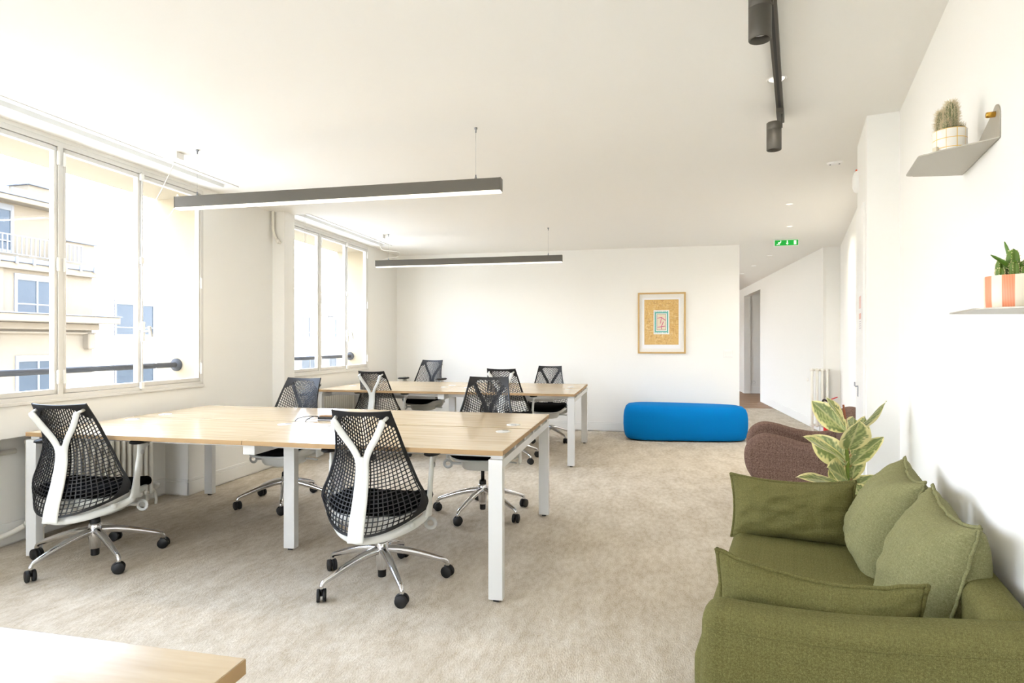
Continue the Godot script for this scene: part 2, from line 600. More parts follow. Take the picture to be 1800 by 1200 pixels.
# ------------------------------------------------------------------ windows
func build_windows() -> void:
	window("window_1", -1.88, -4.42, [-2.51, -3.14, -3.77], true)
	window("window_2", -5.58, -7.56, [-6.31, -6.95], false)
	window("window_3", 1.70, -0.75, [1.09, 0.475, -0.14], true)
	window("window_4", -9.3, -13.5, [-10.35, -11.4, -12.45], true)
	rear_window("window_5", -3.35, -1.75)
	rail(-1.88, -4.42, "galvanised steel guard rail outside the near window")
	rail(-5.58, -7.56, "galvanised steel guard rail outside the far window")

func window(n: String, near: float, far: float, stiles: Array, pair: bool) -> void:
	var o := setting(n, "white painted steel casement window")
	var x0 := -3.705
	var x1 := -3.645
	# fixed outer frame
	slab("frame_bottom", M.frame, o, Vector3(x0, SILL, near), Vector3(x1, SILL + 0.035, far), 0.004)
	slab("sill_bead", M.frame, o, Vector3(x1 - 0.004, SILL - 0.012, near), Vector3(x1 + 0.012, SILL + 0.008, far), 0.004)
	slab("frame_top", M.frame, o, Vector3(x0, HEAD - 0.01, near), Vector3(x1, HEAD + 0.025, far), 0.004)
	slab("frame_side", M.frame, o, Vector3(x0, SILL, near), Vector3(x1, HEAD, near - 0.03), 0.004)
	slab("frame_side", M.frame, o, Vector3(x0, SILL, far + 0.03), Vector3(x1, HEAD, far), 0.004)
	# posts: every second stile is a fixed mullion, the others are where two sashes meet
	var mull := []
	var meet := []
	for i in stiles.size():
		if (i % 2 == 1) == pair:
			mull.append(stiles[i])
		else:
			meet.append(stiles[i])
	for z in mull:
		slab("mullion", M.frame, o, Vector3(x0, SILL + 0.03, z + 0.018), Vector3(x1, HEAD, z - 0.018), 0.004)
	var edges := [near - 0.03]
	for z in stiles:
		edges.append(z)
	edges.append(far + 0.03)
	for i in edges.size() - 1:
		var a: float = edges[i] - (0.02 if edges[i] in mull else 0.004 if i > 0 else 0.0)
		var b: float = edges[i + 1] + (0.02 if edges[i + 1] in mull else 0.004 if i < edges.size() - 2 else 0.0)
		var s := Node3D.new()
		s.name = "sash"
		o.add_child(s, true)
		var y0 := SILL + 0.037
		var y1 := HEAD - 0.012
		slab("rail", M.frame, s, Vector3(-3.69, y0, a), Vector3(-3.65, y0 + 0.032, b), 0.005)
		slab("rail", M.frame, s, Vector3(-3.69, y1 - 0.03, a), Vector3(-3.65, y1, b), 0.005)
		slab("stile", M.frame, s, Vector3(-3.69, y0, a), Vector3(-3.65, y1, a - 0.022), 0.005)
		slab("stile", M.frame, s, Vector3(-3.69, y0, b + 0.022), Vector3(-3.65, y1, b), 0.005)
		slab("pane", M.glass, s, Vector3(-3.673, y0 + 0.028, a - 0.018), Vector3(-3.669, y1 - 0.026, b + 0.018))
		var hinge_z := a if not (edges[i] in meet) else b
		for y in [1.0, 1.72, 2.40]:
			slab("hinge", M.trim, s, Vector3(-3.648, y, hinge_z - 0.009), Vector3(-3.634, y + 0.09, hinge_z + 0.009), 0.005)
	for z in meet:
		# espagnolette bolt with its handle
		var e := Node3D.new()
		e.name = "window_bolt"
		o.add_child(e, true)
		part(tube_mesh([Vector3(-3.638, SILL + 0.01, z), Vector3(-3.638, HEAD + 0.005, z)], 0.006, 8), "rod", M.frame, e)
		for y in [SILL + 0.02, 1.36, 1.85, HEAD - 0.06]:
			slab("guide", M.trim, e, Vector3(-3.648, y, z - 0.016), Vector3(-3.628, y + 0.05, z + 0.016), 0.004)
		slab("handle_plate", M.trim, e, Vector3(-3.65, 1.27, z - 0.02), Vector3(-3.625, 1.42, z + 0.006), 0.005)
		part(tube_mesh([Vector3(-3.63, 1.345, z - 0.008), Vector3(-3.58, 1.35, z - 0.012)], 0.008, 8), "spindle", M.grey_plastic, e)
		part(rbox(Vector3(0.018, 0.085, 0.022), 0.006), "handle", M.grey_plastic, e, Vector3(-3.575, 1.345, z - 0.012), Vector3(0, 0, 14))

func rear_window(n: String, xa: float, xb: float) -> void:
	var o := setting(n, "white painted casement window behind the camera")
	for y in [REAR_SILL, HEAD - 0.06]:
		slab("frame_rail", M.frame, o, Vector3(xa, y, 2.44), Vector3(xb, y + 0.06, 2.50), 0.004)
	for x in [xa, (xa + xb) / 2 - 0.03, xb - 0.06]:
		slab("frame_stile", M.frame, o, Vector3(x, REAR_SILL, 2.44), Vector3(x + 0.06, HEAD, 2.50), 0.004)
	slab("pane", M.glass, o, Vector3(xa, REAR_SILL, 2.468), Vector3(xb, HEAD, 2.472))

func rail(near: float, far: float, label: String) -> void:
	var t := thing("guard_rail", label, "railing", Vector3(-3.91, 1.072, far), 0.0, "guard rails outside the windows")
	part(tube_mesh([Vector3(0, 0, 0.002), Vector3(0, 0, near - far)], 0.022, 14), "tube", M.galv, t)
	part(lathe_mesh([Vector2(0, 0.02), Vector2(0.05, 0.018), Vector2(0.055, 0.01), Vector2(0.055, 0.0), Vector2(0, 0)], 24), "flange", M.galv, t, Vector3(0, 0, 0.002), Vector3(90, 0, 0))

# ------------------------------------------------------------------ the street outside
func build_street() -> void:
	var g := setting("ground", "street far below")
	slab("roadway", M.street, g, Vector3(-60, -15.5, 40), Vector3(-4.11, -15, -90))
	# limestone house opposite, stepping back at the top
	var b := thing("stone_house", "cream stone apartment house with balconies seen through the near window", "building", Vector3(-22, -15, -18))
	var base := b.position
	var put := func(n: String, m: Material, y0: float, y1: float, zn: float, zf: float, out0: float, out1: float, par: Node, bev := 0.0) -> MeshInstance3D:
		return slab(n, m, par, Vector3(out0, y0, zn) - Vector3(0, base.y, base.z), Vector3(out1, y1, zf) - Vector3(0, base.y, base.z), bev)
	put.call("wall", M.stone, -15.0, 4.1, -13.0, -20.30, -8.0, 0.0, b)
	put.call("upper_wall", M.stone, 4.1, 6.5, -13.0, -19.30, -8.0, -1.0, b)
	put.call("cornice", M.stone, 6.42, 6.62, -13.0, -19.45, -8.2, -0.4, b, 0.04)
	put.call("roof", M.zinc, 6.62, 6.70, -13.0, -19.45, -8.2, -0.35, b, 0.02)
	for i in 6:
		put.call("roof_rail_panel", M.zinc, 6.72, 6.92, -19.4 + i * 1.02, -19.4 + i * 1.02 + 0.92, -0.5, -0.46, b, 0.01)
	put.call("chimney", M.stone, 4.1, 7.45, -19.0, -20.15, -3.2, -1.6, b)
	put.call("chimney_cap", M.zinc, 7.45, 7.58, -18.92, -20.23, -3.3, -1.5, b, 0.03)
	put.call("side_stack", M.stone, 4.0, 5.30, -19.7, -20.95, -3.0, -0.6, b)
	put.call("side_stack_cap", M.zinc, 5.30, 5.42, -19.62, -21.03, -3.1, -0.5, b, 0.03)
	put.call("gutter", M.zinc, 4.10, 4.28, -13.0, -20.35, -0.1, 0.28, b, 0.04)
	for i in 11:
		put.call("gutter_clip", M.stone_pale, 4.05, 4.30, -20.2 + i * 0.62, -20.2 + i * 0.62 + 0.08, 0.26, 0.31, b)
	put.call("cornice", M.stone, 3.86, 4.10, -13.0, -20.33, -0.1, 0.22, b, 0.03)
	# balcony slab with brackets under it
	put.call("balcony_slab", M.stone, 1.98, 2.26, -13.0, -20.75, -0.1, 0.95, b, 0.04)
	put.call("balcony_lead", M.zinc, 2.26, 2.30, -13.0, -20.78, -0.1, 1.0, b)
	put.call("moulding", M.stone, 1.72, 1.98, -13.0, -20.35, -0.1, 0.35, b, 0.05)
	put.call("moulding", M.stone, 1.56, 1.64, -13.0, -20.33, -0.1, 0.18, b, 0.02)
	for z in [-20.05, -16.3]:
		put.call("bracket", M.stone, 0.95, 1.6, z + 0.16, z - 0.16, -0.1, 0.3, b, 0.08)
	put.call("pilaster", M.stone, 2.3, 3.86, -18.95, -19.15, -0.1, 0.08, b)
	put.call("pilaster", M.stone, 2.3, 3.86, -16.55, -16.75, -0.1, 0.08, b)
	# windows: recessed glass with a centre post and a roller blind
	for w in [[-14.6, -17.84, 4.68, 6.36, -1.0], [-17.25, -18.75, 2.32, 3.73, 0.0], [-13.8, -15.4, 2.32, 3.73, 0.0], [-17.29, -18.8, -0.9, 0.76, 0.0], [-13.8, -15.4, -0.9, 0.76, 0.0]]:
		house_window(b, base, w[0], w[1], w[2], w[3], w[4])
	# balustrade on the set-back terrace
	var r := Node3D.new()
	r.name = "balustrade"
	b.add_child(r, true)
	put.call("handrail", M.stone_pale, 5.09, 5.13, -13.0, -19.95, -0.12, -0.08, r)
	put.call("bottom_rail", M.stone_pale, 4.42, 4.45, -13.0, -19.95, -0.12, -0.08, r)
	for i in 40:
		put.call("bar", M.stone_pale, 4.45, 5.10, -19.93 + i * 0.17, -19.93 + i * 0.17 + 0.035, -0.115, -0.085, r)
	# white rendered neighbour on this side of the street view, out of the frame
	var d := thing("white_house", "white rendered house next to the stone house across the street", "building", Vector3(-22, -15, 6))
	base = d.position
	put.call("wall", M.white_render, -15.0, 5.6, 26.0, -13.0, -8.0, 0.0, d)
	put.call("roof", M.zinc, 5.6, 5.75, 26.0, -13.0, -8.2, 0.2, d)
	for i in 8:
		house_window(d, base, 24.0 - i * 4.6, 22.2 - i * 4.6, 1.6, 3.6, 0.0)
		house_window(d, base, 24.0 - i * 4.6, 22.2 - i * 4.6, -1.8, 0.2, 0.0)
	# paler plastered house further along the street
	var c := thing("plaster_house", "pale plaster apartment house further along the street", "building", Vector3(-24, -15, -36))
	base = c.position
	put.call("wall", M.plaster, -15.0, 4.7, -20.3, -60.0, -8.0, 0.0, c)
	put.call("parapet", M.plaster, 4.7, 4.95, -20.3, -60.0, -0.3, 0.15, c, 0.02)
	put.call("roof_edge", M.zinc, 4.95, 5.02, -20.3, -60.0, -0.4, 0.2, c)
	for i in 9:
		put.call("roof_pot", M.roof_tile, 5.02, 5.32, -23.0 - i * 2.7, -23.5 - i * 2.7, -1.6, -1.2, c, 0.05)
	put.call("sill_band", M.plaster, 1.30, 1.46, -20.3, -60.0, -0.1, 0.22, c, 0.03)
	put.call("string_course", M.plaster, 0.86, 1.06, -20.3, -60.0, -0.1, 0.30, c, 0.03)
	var zz := -23.36
	while zz > -58.0:
		house_window(c, base, zz, zz - 2.2, 1.62, 3.25, 0.0)
		house_window(c, base, zz, zz - 2.2, -1.6, 0.2, 0.0)
		zz -= 3.9
	for i in 3:
		put.call("awning_box", M.stone_pale, 3.25, 3.5, -23.3 - i * 3.9, -25.6 - i * 3.9, -0.1, 0.2, c, 0.03)

func house_window(b: Node3D, base: Vector3, zn: float, zf: float, y0: float, y1: float, out: float) -> void:
	var off := Vector3(0, base.y, base.z)
	var w := Node3D.new()
	w.name = "window"
	b.add_child(w, true)
	slab("surround", M.stone_pale, w, Vector3(out, y0 - 0.10, zn + 0.08) - off, Vector3(out + 0.05, y0, zf - 0.08) - off)
	slab("surround", M.stone_pale, w, Vector3(out, y0, zn + 0.08) - off, Vector3(out + 0.05, y1, zn) - off)
	slab("surround", M.stone_pale, w, Vector3(out, y0, zf) - off, Vector3(out + 0.05, y1, zf - 0.08) - off)
	slab("glass", M.dark_glass, w, Vector3(out + 0.005, y0, zn) - off, Vector3(out + 0.012, y1, zf) - off)
	slab("blind", M.blind, w, Vector3(out + 0.012, y1 - 0.22, zn) - off, Vector3(out + 0.045, y1, zf) - off)
	for f in [0.0, 0.5, 1.0]:
		var z: float = lerpf(zn, zf, f)
		slab("post", M.stone_pale, w, Vector3(out + 0.01, y0, z + 0.03) - off, Vector3(out + 0.04, y1, z - 0.03) - off)
	slab("cross_bar", M.stone_pale, w, Vector3(out + 0.01, y0 + 0.3, zn) - off, Vector3(out + 0.035, y0 + 0.35, zf) - off)

# ------------------------------------------------------------------ desks
func build_bench_desks() -> void:
	bench("white-legged four-seat bench desk with pale oak tops nearest the big window", -3.535, -0.657, -2.826, -4.34, true)
	bench("farther four-seat bench desk with pale oak tops near the back wall", -3.535, -0.657, -6.03, -7.52, true)
	# the corner of a third desk right in front of the camera
	var t := thing("desk", "pale oak desk corner at the bottom left, nearest of all", "desk", Vector3(-1.37, 0, -0.13))
	slab("desktop", M.oak, t, Vector3(-0.72, 0.713, -0.757), Vector3(0.72, 0.74, 0.70), 0.0015)
	slab("edge_band", M.oak_edge, t, Vector3(0.72, 0.714, -0.756), Vector3(0.7215, 0.739, 0.70))
	for x in [-0.685, 0.685]:
		for z in [-0.70, 0.66]:
			slab("leg", M.white_metal, t, Vector3(x - 0.035, 0, z - 0.024), Vector3(x + 0.035, 0.695, z + 0.024), 0.003)
		slab("side_rail", M.white_metal, t, Vector3(x - 0.02, 0.655, -0.68), Vector3(x + 0.02, 0.695, 0.64), 0.003)
		for z in [-0.45, 0.0, 0.45]:
			slab("spacer", M.white_metal, t, Vector3(x - 0.02, 0.695, z - 0.02), Vector3(x + 0.02, 0.713, z + 0.02))

	# charging hub with cables on the nearer bench desk, and one lead hanging below it
	var h := thing("charging_hub", "small dark charging box with a brown lid on the desk gap", "charger", Vector3(-2.06, 0.74, -3.68), 8.0)
	part(rbox(Vector3(0.13, 0.012, 0.075), 0.004), "tray", M.steel, h, Vector3(0, 0.006, 0))
	part(rbox(Vector3(0.13, 0.014, 0.07), 0.004), "body", M.cable_black, h, Vector3(0, 0.019, 0))
	part(rbox(Vector3(0.12, 0.010, 0.06), 0.003), "lid", mat(Color(0.55, 0.42, 0.27), 0.6), h, Vector3(0.004, 0.031, 0))
	for i in 2:
		var x := -0.11 - i * 0.07
		part(tube_mesh(smooth_path([Vector3(-0.06, 0.02, 0.0), Vector3(-0.085 - i * 0.03, 0.03, 0.02), Vector3(x, 0.022, 0.05), Vector3(x - 0.02, 0.004, 0.075), Vector3(x - 0.022, -0.03, 0.083)], 5), 0.0025, 6), "cable", M.cable_black, h)
	var c := thing("hanging_cable", "thin black lead dangling under the nearer bench desk", "cable", Vector3(-1.98, 0.0, -3.58))
	part(tube_mesh(smooth_path([Vector3(0, 0.71, 0), Vector3(-0.01, 0.55, 0.0), Vector3(0.012, 0.40, 0.01), Vector3(0.0, 0.25, 0.0), Vector3(0.004, 0.12, 0.0)], 6), 0.003, 6), "lead", M.cable_black, c)
	part(tube_mesh([Vector3(0.004, 0.12, 0), Vector3(0.004, 0.085, 0)], 0.006, 8), "plug", M.cable_black, c)

func bench(label: String, x0: float, x1: float, zf: float, zb: float, _inset: bool) -> void:
	var cx := (x0 + x1) / 2.0
	var cz := (zf + zb) / 2.0
	var t := thing("bench_desk", label, "desk", Vector3(cx, 0, cz), 0.0, "bench desks along the windows")
	var hx := (x1 - x0) / 2.0
	var hz := (zf - zb) / 2.0
	for sx in [-1, 1]:
		for sz in [-1, 1]:
			var d := Node3D.new()
			d.name = "desktop"
			t.add_child(d, true)
			slab("board", M.oak, d, Vector3(sx * 0.0012, 0.715, sz * 0.011), Vector3(sx * (hx - 0.0016), 0.74, sz * (hz - 0.0016)), 0.001)
			slab("edge_band", M.oak_edge, d, Vector3(sx * 0.0012, 0.716, sz * (hz - 0.0016)), Vector3(sx * hx, 0.739, sz * hz))
			slab("edge_band", M.oak_edge, d, Vector3(sx * (hx - 0.0016), 0.716, sz * 0.011), Vector3(sx * hx, 0.739, sz * hz))
			# cable port near the gap and the inner and outer ends
			for gx in [0.14, hx - 0.14]:
				var g := part(lathe_mesh([Vector2(0, 0.0035), Vector2(0.036, 0.0035), Vector2(0.042, 0.0028), Vector2(0.045, 0.0), Vector2(0.045, -0.001)], 28), "cable_port", M.grey_plastic, d, Vector3(sx * gx, 0.74, sz * 0.145))
				part(rbox(Vector3(0.035, 0.002, 0.012)), "slot_brush", M.dark_metal, g, Vector3(0.008, 0.0035, -0.028 * sz))
	for sx in [-1, 1]:
		var f := Node3D.new()
		f.name = "end_frame"
		t.add_child(f, true)
		var lx: float = sx * (hx - 0.037)
		for sz in [-1, 1]:
			slab("leg", M.white_metal, f, Vector3(lx - 0.036, 0.012, sz * hz), Vector3(lx + 0.036, 0.695, sz * (hz - 0.046)), 0.003)
			slab("foot", M.black, f, Vector3(lx - 0.014, 0, sz * (hz - 0.012)), Vector3(lx + 0.014, 0.014, sz * (hz - 0.034)))
		slab("top_rail", M.white_metal, f, Vector3(lx - 0.036, 0.653, hz - 0.044), Vector3(lx + 0.036, 0.695, -hz + 0.044), 0.003)
		for k in 6:
			var z := lerpf(hz - 0.05, -hz + 0.05, k / 5.0)
			slab("spacer", M.white_metal, f, Vector3(lx - 0.03, 0.694, z - 0.022), Vector3(lx + 0.03, 0.716, z + 0.022))
	slab("gap_channel", M.dark_metal, t, Vector3(-hx + 0.08, 0.688, -0.03), Vector3(hx - 0.08, 0.7, 0.03))
	var m := Node3D.new()
	m.name = "middle_frame"
	t.add_child(m, true)
	for sz in [-1, 1]:
		slab("leg", M.white_metal, m, Vector3(-0.036, 0.012, sz * (hz - 0.44)), Vector3(0.036, 0.695, sz * (hz - 0.49)), 0.003)
		slab("foot", M.black, m, Vector3(-0.014, 0, sz * (hz - 0.452)), Vector3(0.014, 0.014, sz * (hz - 0.478)))
	slab("top_rail", M.white_metal, m, Vector3(-0.036, 0.653, hz - 0.06), Vector3(0.036, 0.716, -hz + 0.06), 0.003)
	for sz in [-1, 1]:
		slab("beam", M.white_metal, t, Vector3(-hx + 0.07, 0.665, sz * (hz - 0.22)), Vector3(hx - 0.07, 0.714, sz * (hz - 0.26)), 0.003)
		var y := Node3D.new()
		y.name = "cable_tray"
		t.add_child(y, true)
		for sx in [-1, 1]:
			slab("tray_panel", M.white_metal, y, Vector3(sx * 0.25, 0.60, sz * 0.16), Vector3(sx * (hx - 0.30), 0.604, sz * 0.06))
			slab("tray_side", M.white_metal, y, Vector3(sx * 0.25, 0.60, sz * 0.163), Vector3(sx * (hx - 0.30), 0.70, sz * 0.16))
			for k in 6:
				slab("tray_slot", M.dark_metal, y, Vector3(sx * (0.5 + k * 0.03 + 0.03 * int(k / 2)), 0.64, sz * 0.1635), Vector3(sx * (0.508 + k * 0.03 + 0.03 * int(k / 2)), 0.675, sz * 0.163))

# ------------------------------------------------------------------ task chairs
func back_pt(u: float, t: float) -> Vector3:
	var w := cr([0, 0.10, 0.3, 0.55, 0.8, 1.0], [0.274, 0.290, 0.242, 0.193, 0.166, 0.150], t)
	var yb := 0.334 + 0.092 * pow(absf(u), 2.2)
	var y := lerpf(yb, 0.936 - 0.006 * (1.0 - u * u), t)
	var zc := cr([0, 0.25, 0.5, 0.75, 1.0], [0.310, 0.252, 0.218, 0.235, 0.285], t)
	var d := cr([0, 0.3, 0.6, 1.0], [0.215, 0.125, 0.07, 0.025], t)
	return Vector3(u * w, y, zc - d * u * u)

func back_nrm(u: float, t: float) -> Vector3:
	var e := 0.01
	return (back_pt(u + e, t) - back_pt(u - e, t)).cross(back_pt(u, t + e) - back_pt(u, t - e)).normalized()

func ribbon(st: SurfaceTool, uv: Array, wide: float, thick: float) -> void:
	var rows := []
	var n := uv.size()
	for i in n:
		var q: Vector2 = uv[i]
		var p := back_pt(q.x, q.y)
		var nn := back_nrm(q.x, q.y)
		var qa: Vector2 = uv[maxi(i - 1, 0)]
		var qb: Vector2 = uv[mini(i + 1, n - 1)]
		var tn := (back_pt(qb.x, qb.y) - back_pt(qa.x, qa.y)).normalized()
		var s := tn.cross(nn).normalized() * wide / 2.0
		var h := nn * thick / 2.0
		rows.append(PackedVector3Array([p - s - h, p + s - h, p + s + h, p - s + h]))
	st.set_smooth_group(-1)
	grid(st, rows, true)

func sheet(st: SurfaceTool, fn: Callable, nu: int, nv: int, thick: float) -> void:
	var front := []
	var back := []
	for i in nu + 1:
		var a := PackedVector3Array()
		var b := PackedVector3Array()
		for j in nv + 1:
			var q: Vector2 = fn.call(float(i) / nu, float(j) / nv)
			var nn := back_nrm(q.x, q.y) * thick / 2.0
			a.append(back_pt(q.x, q.y) + nn)
			b.append(back_pt(q.x, q.y) - nn)
		front.append(a)
		back.append(b)
	st.set_smooth_group(0)
	grid(st, front)
	grid(st, back, false, true)
	st.set_smooth_group(-1)
	for i in nu:
		quad(st, front[i][0], front[i + 1][0], back[i + 1][0], back[i][0])
		quad(st, front[i][nv], front[i + 1][nv], back[i + 1][nv], back[i][nv])

func superring(rx: float, rz: float, p: float, y: float, n: int, fn: Callable) -> PackedVector3Array:
	var row := PackedVector3Array()
	for k in n:
		var w := TAU * k / n
		var c := cos(w)
		var s := sin(w)
		row.append(fn.call(Vector3(signf(c) * pow(absf(c), p) * rx, y, signf(s) * pow(absf(s), p) * rz)))
	return row

func chair_meshes() -> Dictionary:
	var D := {}
	# elastic back: fanned upright strands, chevron cross strands, solid rim and corners
	var st := tool()
	for i in 25:
		var u := lerpf(-0.95, 0.95, i / 24.0)
		var line := []
		for k in 23:
			line.append(Vector2(u, lerpf(0.0, 0.985, k / 22.0)))
		ribbon(st, line, 0.0050, 0.0045)
	for j in 33:
		var t0 := j / 28.0
		var line := []
		for k in 29:
			var u := lerpf(-1.0, 1.0, k / 28.0)
			var dip := 0.17 * smoothstep(0.25, 1.0, t0) * (1.0 - absf(u)) - 0.03 * (1.0 - u * u) * (1.0 - smoothstep(0.1, 0.5, t0))
			var t := t0 - dip
			if t > 0.0 and t < 0.99:
				line.append(Vector2(u, t))
			elif line.size() > 1:
				ribbon(st, line, 0.0048, 0.0045)
				line = []
			else:
				line = []
		if line.size() > 1:
			ribbon(st, line, 0.0048, 0.0045)
	for s in [-1.0, 1.0]:
		var edge := []
		for k in 25:
			edge.append(Vector2(s * 0.985, k / 24.0))
		ribbon(st, edge, 0.013, 0.009)
	var low := []
	for k in 33:
		low.append(Vector2(lerpf(-1.0, 1.0, k / 32.0), 0.004))
	ribbon(st, low, 0.012, 0.008)
	sheet(st, func(a, b):
		var u := lerpf(-1.0, 1.0, a)
		return Vector2(u, lerpf(0.966 - 0.125 * smoothstep(0.48, 0.98, absf(u)), 1.0, b)), 32, 3, 0.009)
	for s in [-1.0, 1.0]:
		sheet(st, func(a, b):
			return Vector2(s * lerpf(0.80 + 0.19 * pow(a, 0.8), 1.0, b), a * 0.24), 8, 3, 0.007)
	D.back = done(st)
	# white Y-shaped tower: two swept halves that meet in the stem and hug the lattice
	st = tool()
	for s in [-1.0, 1.0]:
		var path := smooth_path([Vector3(s * 0.020, 0.306, 0.322), Vector3(s * 0.0195, 0.39, 0.305), Vector3(s * 0.0185, 0.49, 0.272), Vector3(s * 0.0175, 0.60, 0.246), Vector3(s * 0.0185, 0.68, 0.243), Vector3(s * 0.040, 0.740, 0.252), Vector3(s * 0.088, 0.815, 0.270), Vector3(s * 0.130, 0.893, 0.296)], 5)
		var ra := []
		var rb := []
		for i in path.size():
			var f: float = float(i) / (path.size() - 1)
			var last := i == path.size() - 1
			ra.append(lerpf(0.0225, 0.0180, smoothstep(0.0, 0.6, f)) * (0.6 if last else 1.0))
			rb.append(0.0095 * (0.6 if last else 1.0))
		tube(st, path, ra, 16, rb, Vector3(0, 0.15, 1))
		if s > 0.0:
			tube(st, smooth_path([Vector3(0, 0.306, 0.323), Vector3(0, 0.39, 0.306), Vector3(0, 0.49, 0.273), Vector3(0, 0.60, 0.247), Vector3(0, 0.68, 0.243), Vector3(0, 0.705, 0.244)], 5), 0.021, 14, 0.0094, Vector3(0, 0.15, 1))
		var tip := back_pt(s * 0.86, 0.94)
		tube(st, [Vector3(s * 0.128, 0.888, 0.290), tip], 0.009, 8)
	D.tower = done(st)
	# dark liner on the side of the tower that faces the sitter
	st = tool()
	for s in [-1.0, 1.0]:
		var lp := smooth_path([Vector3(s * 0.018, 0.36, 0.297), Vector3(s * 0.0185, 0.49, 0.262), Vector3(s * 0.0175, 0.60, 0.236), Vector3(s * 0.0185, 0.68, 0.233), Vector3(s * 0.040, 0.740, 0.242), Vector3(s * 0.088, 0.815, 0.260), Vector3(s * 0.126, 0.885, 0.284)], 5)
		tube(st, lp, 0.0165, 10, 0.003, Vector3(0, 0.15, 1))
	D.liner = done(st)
	# white yoke that sweeps round under the back to both arm posts
	st = tool()
	var yoke := smooth_path([Vector3(-0.266, 0.425, 0.022), Vector3(-0.252, 0.368, 0.045), Vector3(-0.198, 0.335, 0.140), Vector3(-0.108, 0.311, 0.228), Vector3(0, 0.302, 0.270), Vector3(0.108, 0.311, 0.228), Vector3(0.198, 0.335, 0.140), Vector3(0.252, 0.368, 0.045), Vector3(0.266, 0.425, 0.022)], 5)
	tube(st, yoke, 0.012, 12, 0.021, Vector3(0, 1, 0.001))
	for s in [-1.0, 1.0]:
		tube(st, smooth_path([Vector3(s * 0.225, 0.352, 0.14), Vector3(s * 0.15, 0.345, 0.09), Vector3(s * 0.05, 0.335, 0.03)], 4), 0.014, 10)
	D.yoke = done(st)
	# arm post
	for s in [-1.0, 1.0]:
		st = tool()
		var pth := smooth_path([Vector3(s * 0.274, 0.375, 0.045), Vector3(s * 0.275, 0.47, 0.034), Vector3(s * 0.278, 0.57, 0.02), Vector3(s * 0.280, 0.645, 0.005), Vector3(s * 0.282, 0.686, -0.012)], 3)
		var rz := [0.046, 0.040, 0.032, 0.026, 0.024, 0.022, 0.021, 0.021, 0.023, 0.027, 0.035, 0.046, 0.064]
		tube(st, pth, rz, 14, 0.012, Vector3(1, 0, 0))
		D["post%d" % int(s)] = done(st)
	st = tool()
	var rows := []
	for q in [[0.02, 0.684], [0.85, 0.685], [1.0, 0.693], [0.97, 0.703], [0.80, 0.708], [0.02, 0.708]]:
		rows.append(superring(0.042 * q[0], 0.125 * q[0], 0.75, q[1], 24, func(p): return p + Vector3(0, 0.06 * p.z * p.z - 0.01 * p.z, -0.035)))
	grid(st, rows, true)
	D.pad = done(st)
	# seat cushion with a waterfall front, and the white pan under it
	var droop := func(p: Vector3) -> Vector3:
		return p + Vector3(0, -0.035 * smoothstep(0.10, 0.24, -p.z) + 0.012 * smoothstep(0.15, 0.25, absf(p.x)), -0.015)
	st = tool()
	rows = []
	for q in [[0.02, 0.402], [0.90, 0.404], [0.985, 0.415], [1.0, 0.430], [0.985, 0.445], [0.93, 0.455], [0.75, 0.458], [0.4, 0.452], [0.02, 0.448]]:
		rows.append(superring(0.25 * q[0], 0.235 * q[0], 0.62, q[1], 40, droop))
	grid(st, rows, true)
	D.seat = done(st)
	st = tool()
	rows = []
	for q in [[0.02, 0.402, 0.02], [0.93, 0.402, 0.93], [0.94, 0.390, 0.94], [0.88, 0.368, 0.90], [0.78, 0.350, 0.82], [0.64, 0.343, 0.70], [0.62, 0.338, 0.68], [0.60, 0.300, 0.64], [0.54, 0.281, 0.58], [0.46, 0.276, 0.5], [0.02, 0.275, 0.02]]:
		rows.append(superring(0.25 * q[0], 0.235 * q[2], 0.66, q[1], 36, droop if q[1] > 0.38 else func(p): return p + Vector3(0, 0, 0.0)))
	grid(st, rows, true)
	D.pan = done(st)
	# adjustment paddle
	st = tool()
	tube(st, [Vector3(0.08, 0.312, -0.05), Vector3(0.225, 0.312, -0.05)], [0.008, 0.011], 10)
	var ring := []
	for k in 21:
		var w := TAU * k / 20.0
		ring.append(Vector3(0.252 + 0.028 * cos(w), 0.308 + 0.026 * sin(w), -0.05))
	tube(st, ring, 0.010, 8, 0.006, Vector3(0, 0, 1), false)
	D.paddle = done(st)
	st = tool()
	tube(st, [Vector3(-0.05, 0.312, 0.05), Vector3(-0.20, 0.312, 0.05), Vector3(-0.25, 0.307, 0.05)], [0.008, 0.010, 0.016], 10, [0.008, 0.007, 0.006], Vector3(0, 1, 0))
	D.lever = done(st)
	D.rod = lathe_mesh([Vector2(0, 0.10), Vector2(0.0135, 0.10), Vector2(0.0135, 0.30), Vector2(0.022, 0.305), Vector2(0.03, 0.33), Vector2(0, 0.335)], 16)
	D.sleeve = lathe_mesh([Vector2(0.026, 0.205), Vector2(0.0265, 0.232), Vector2(0.024, 0.245), Vector2(0.014, 0.246)], 20)
	D.hub = lathe_mesh([Vector2(0, 0.068), Vector2(0.027, 0.068), Vector2(0.0285, 0.075), Vector2(0.033, 0.125), Vector2(0.039, 0.155), Vector2(0.038, 0.18), Vector2(0.032, 0.205), Vector2(0.029, 0.214), Vector2(0, 0.214)], 28)
	D.plug = lathe_mesh([Vector2(0, 0.026), Vector2(0.020, 0.027), Vector2(0.022, 0.032), Vector2(0.022, 0.069)], 20)
	st = tool()
	var leg := smooth_path([Vector3(0.022, 0.172, 0), Vector3(0.10, 0.163, 0), Vector3(0.20, 0.137, 0), Vector3(0.29, 0.107, 0), Vector3(0.330, 0.093, 0), Vector3(0.3455, 0.078, 0), Vector3(0.347, 0.062, 0)], 4)
	var lr := []
	for i in leg.size():
		lr.append(lerpf(0.022, 0.0115, smoothstep(0.0, 0.85, float(i) / (leg.size() - 1))))
	tube(st, leg, lr, 14)
	D.leg = done(st)
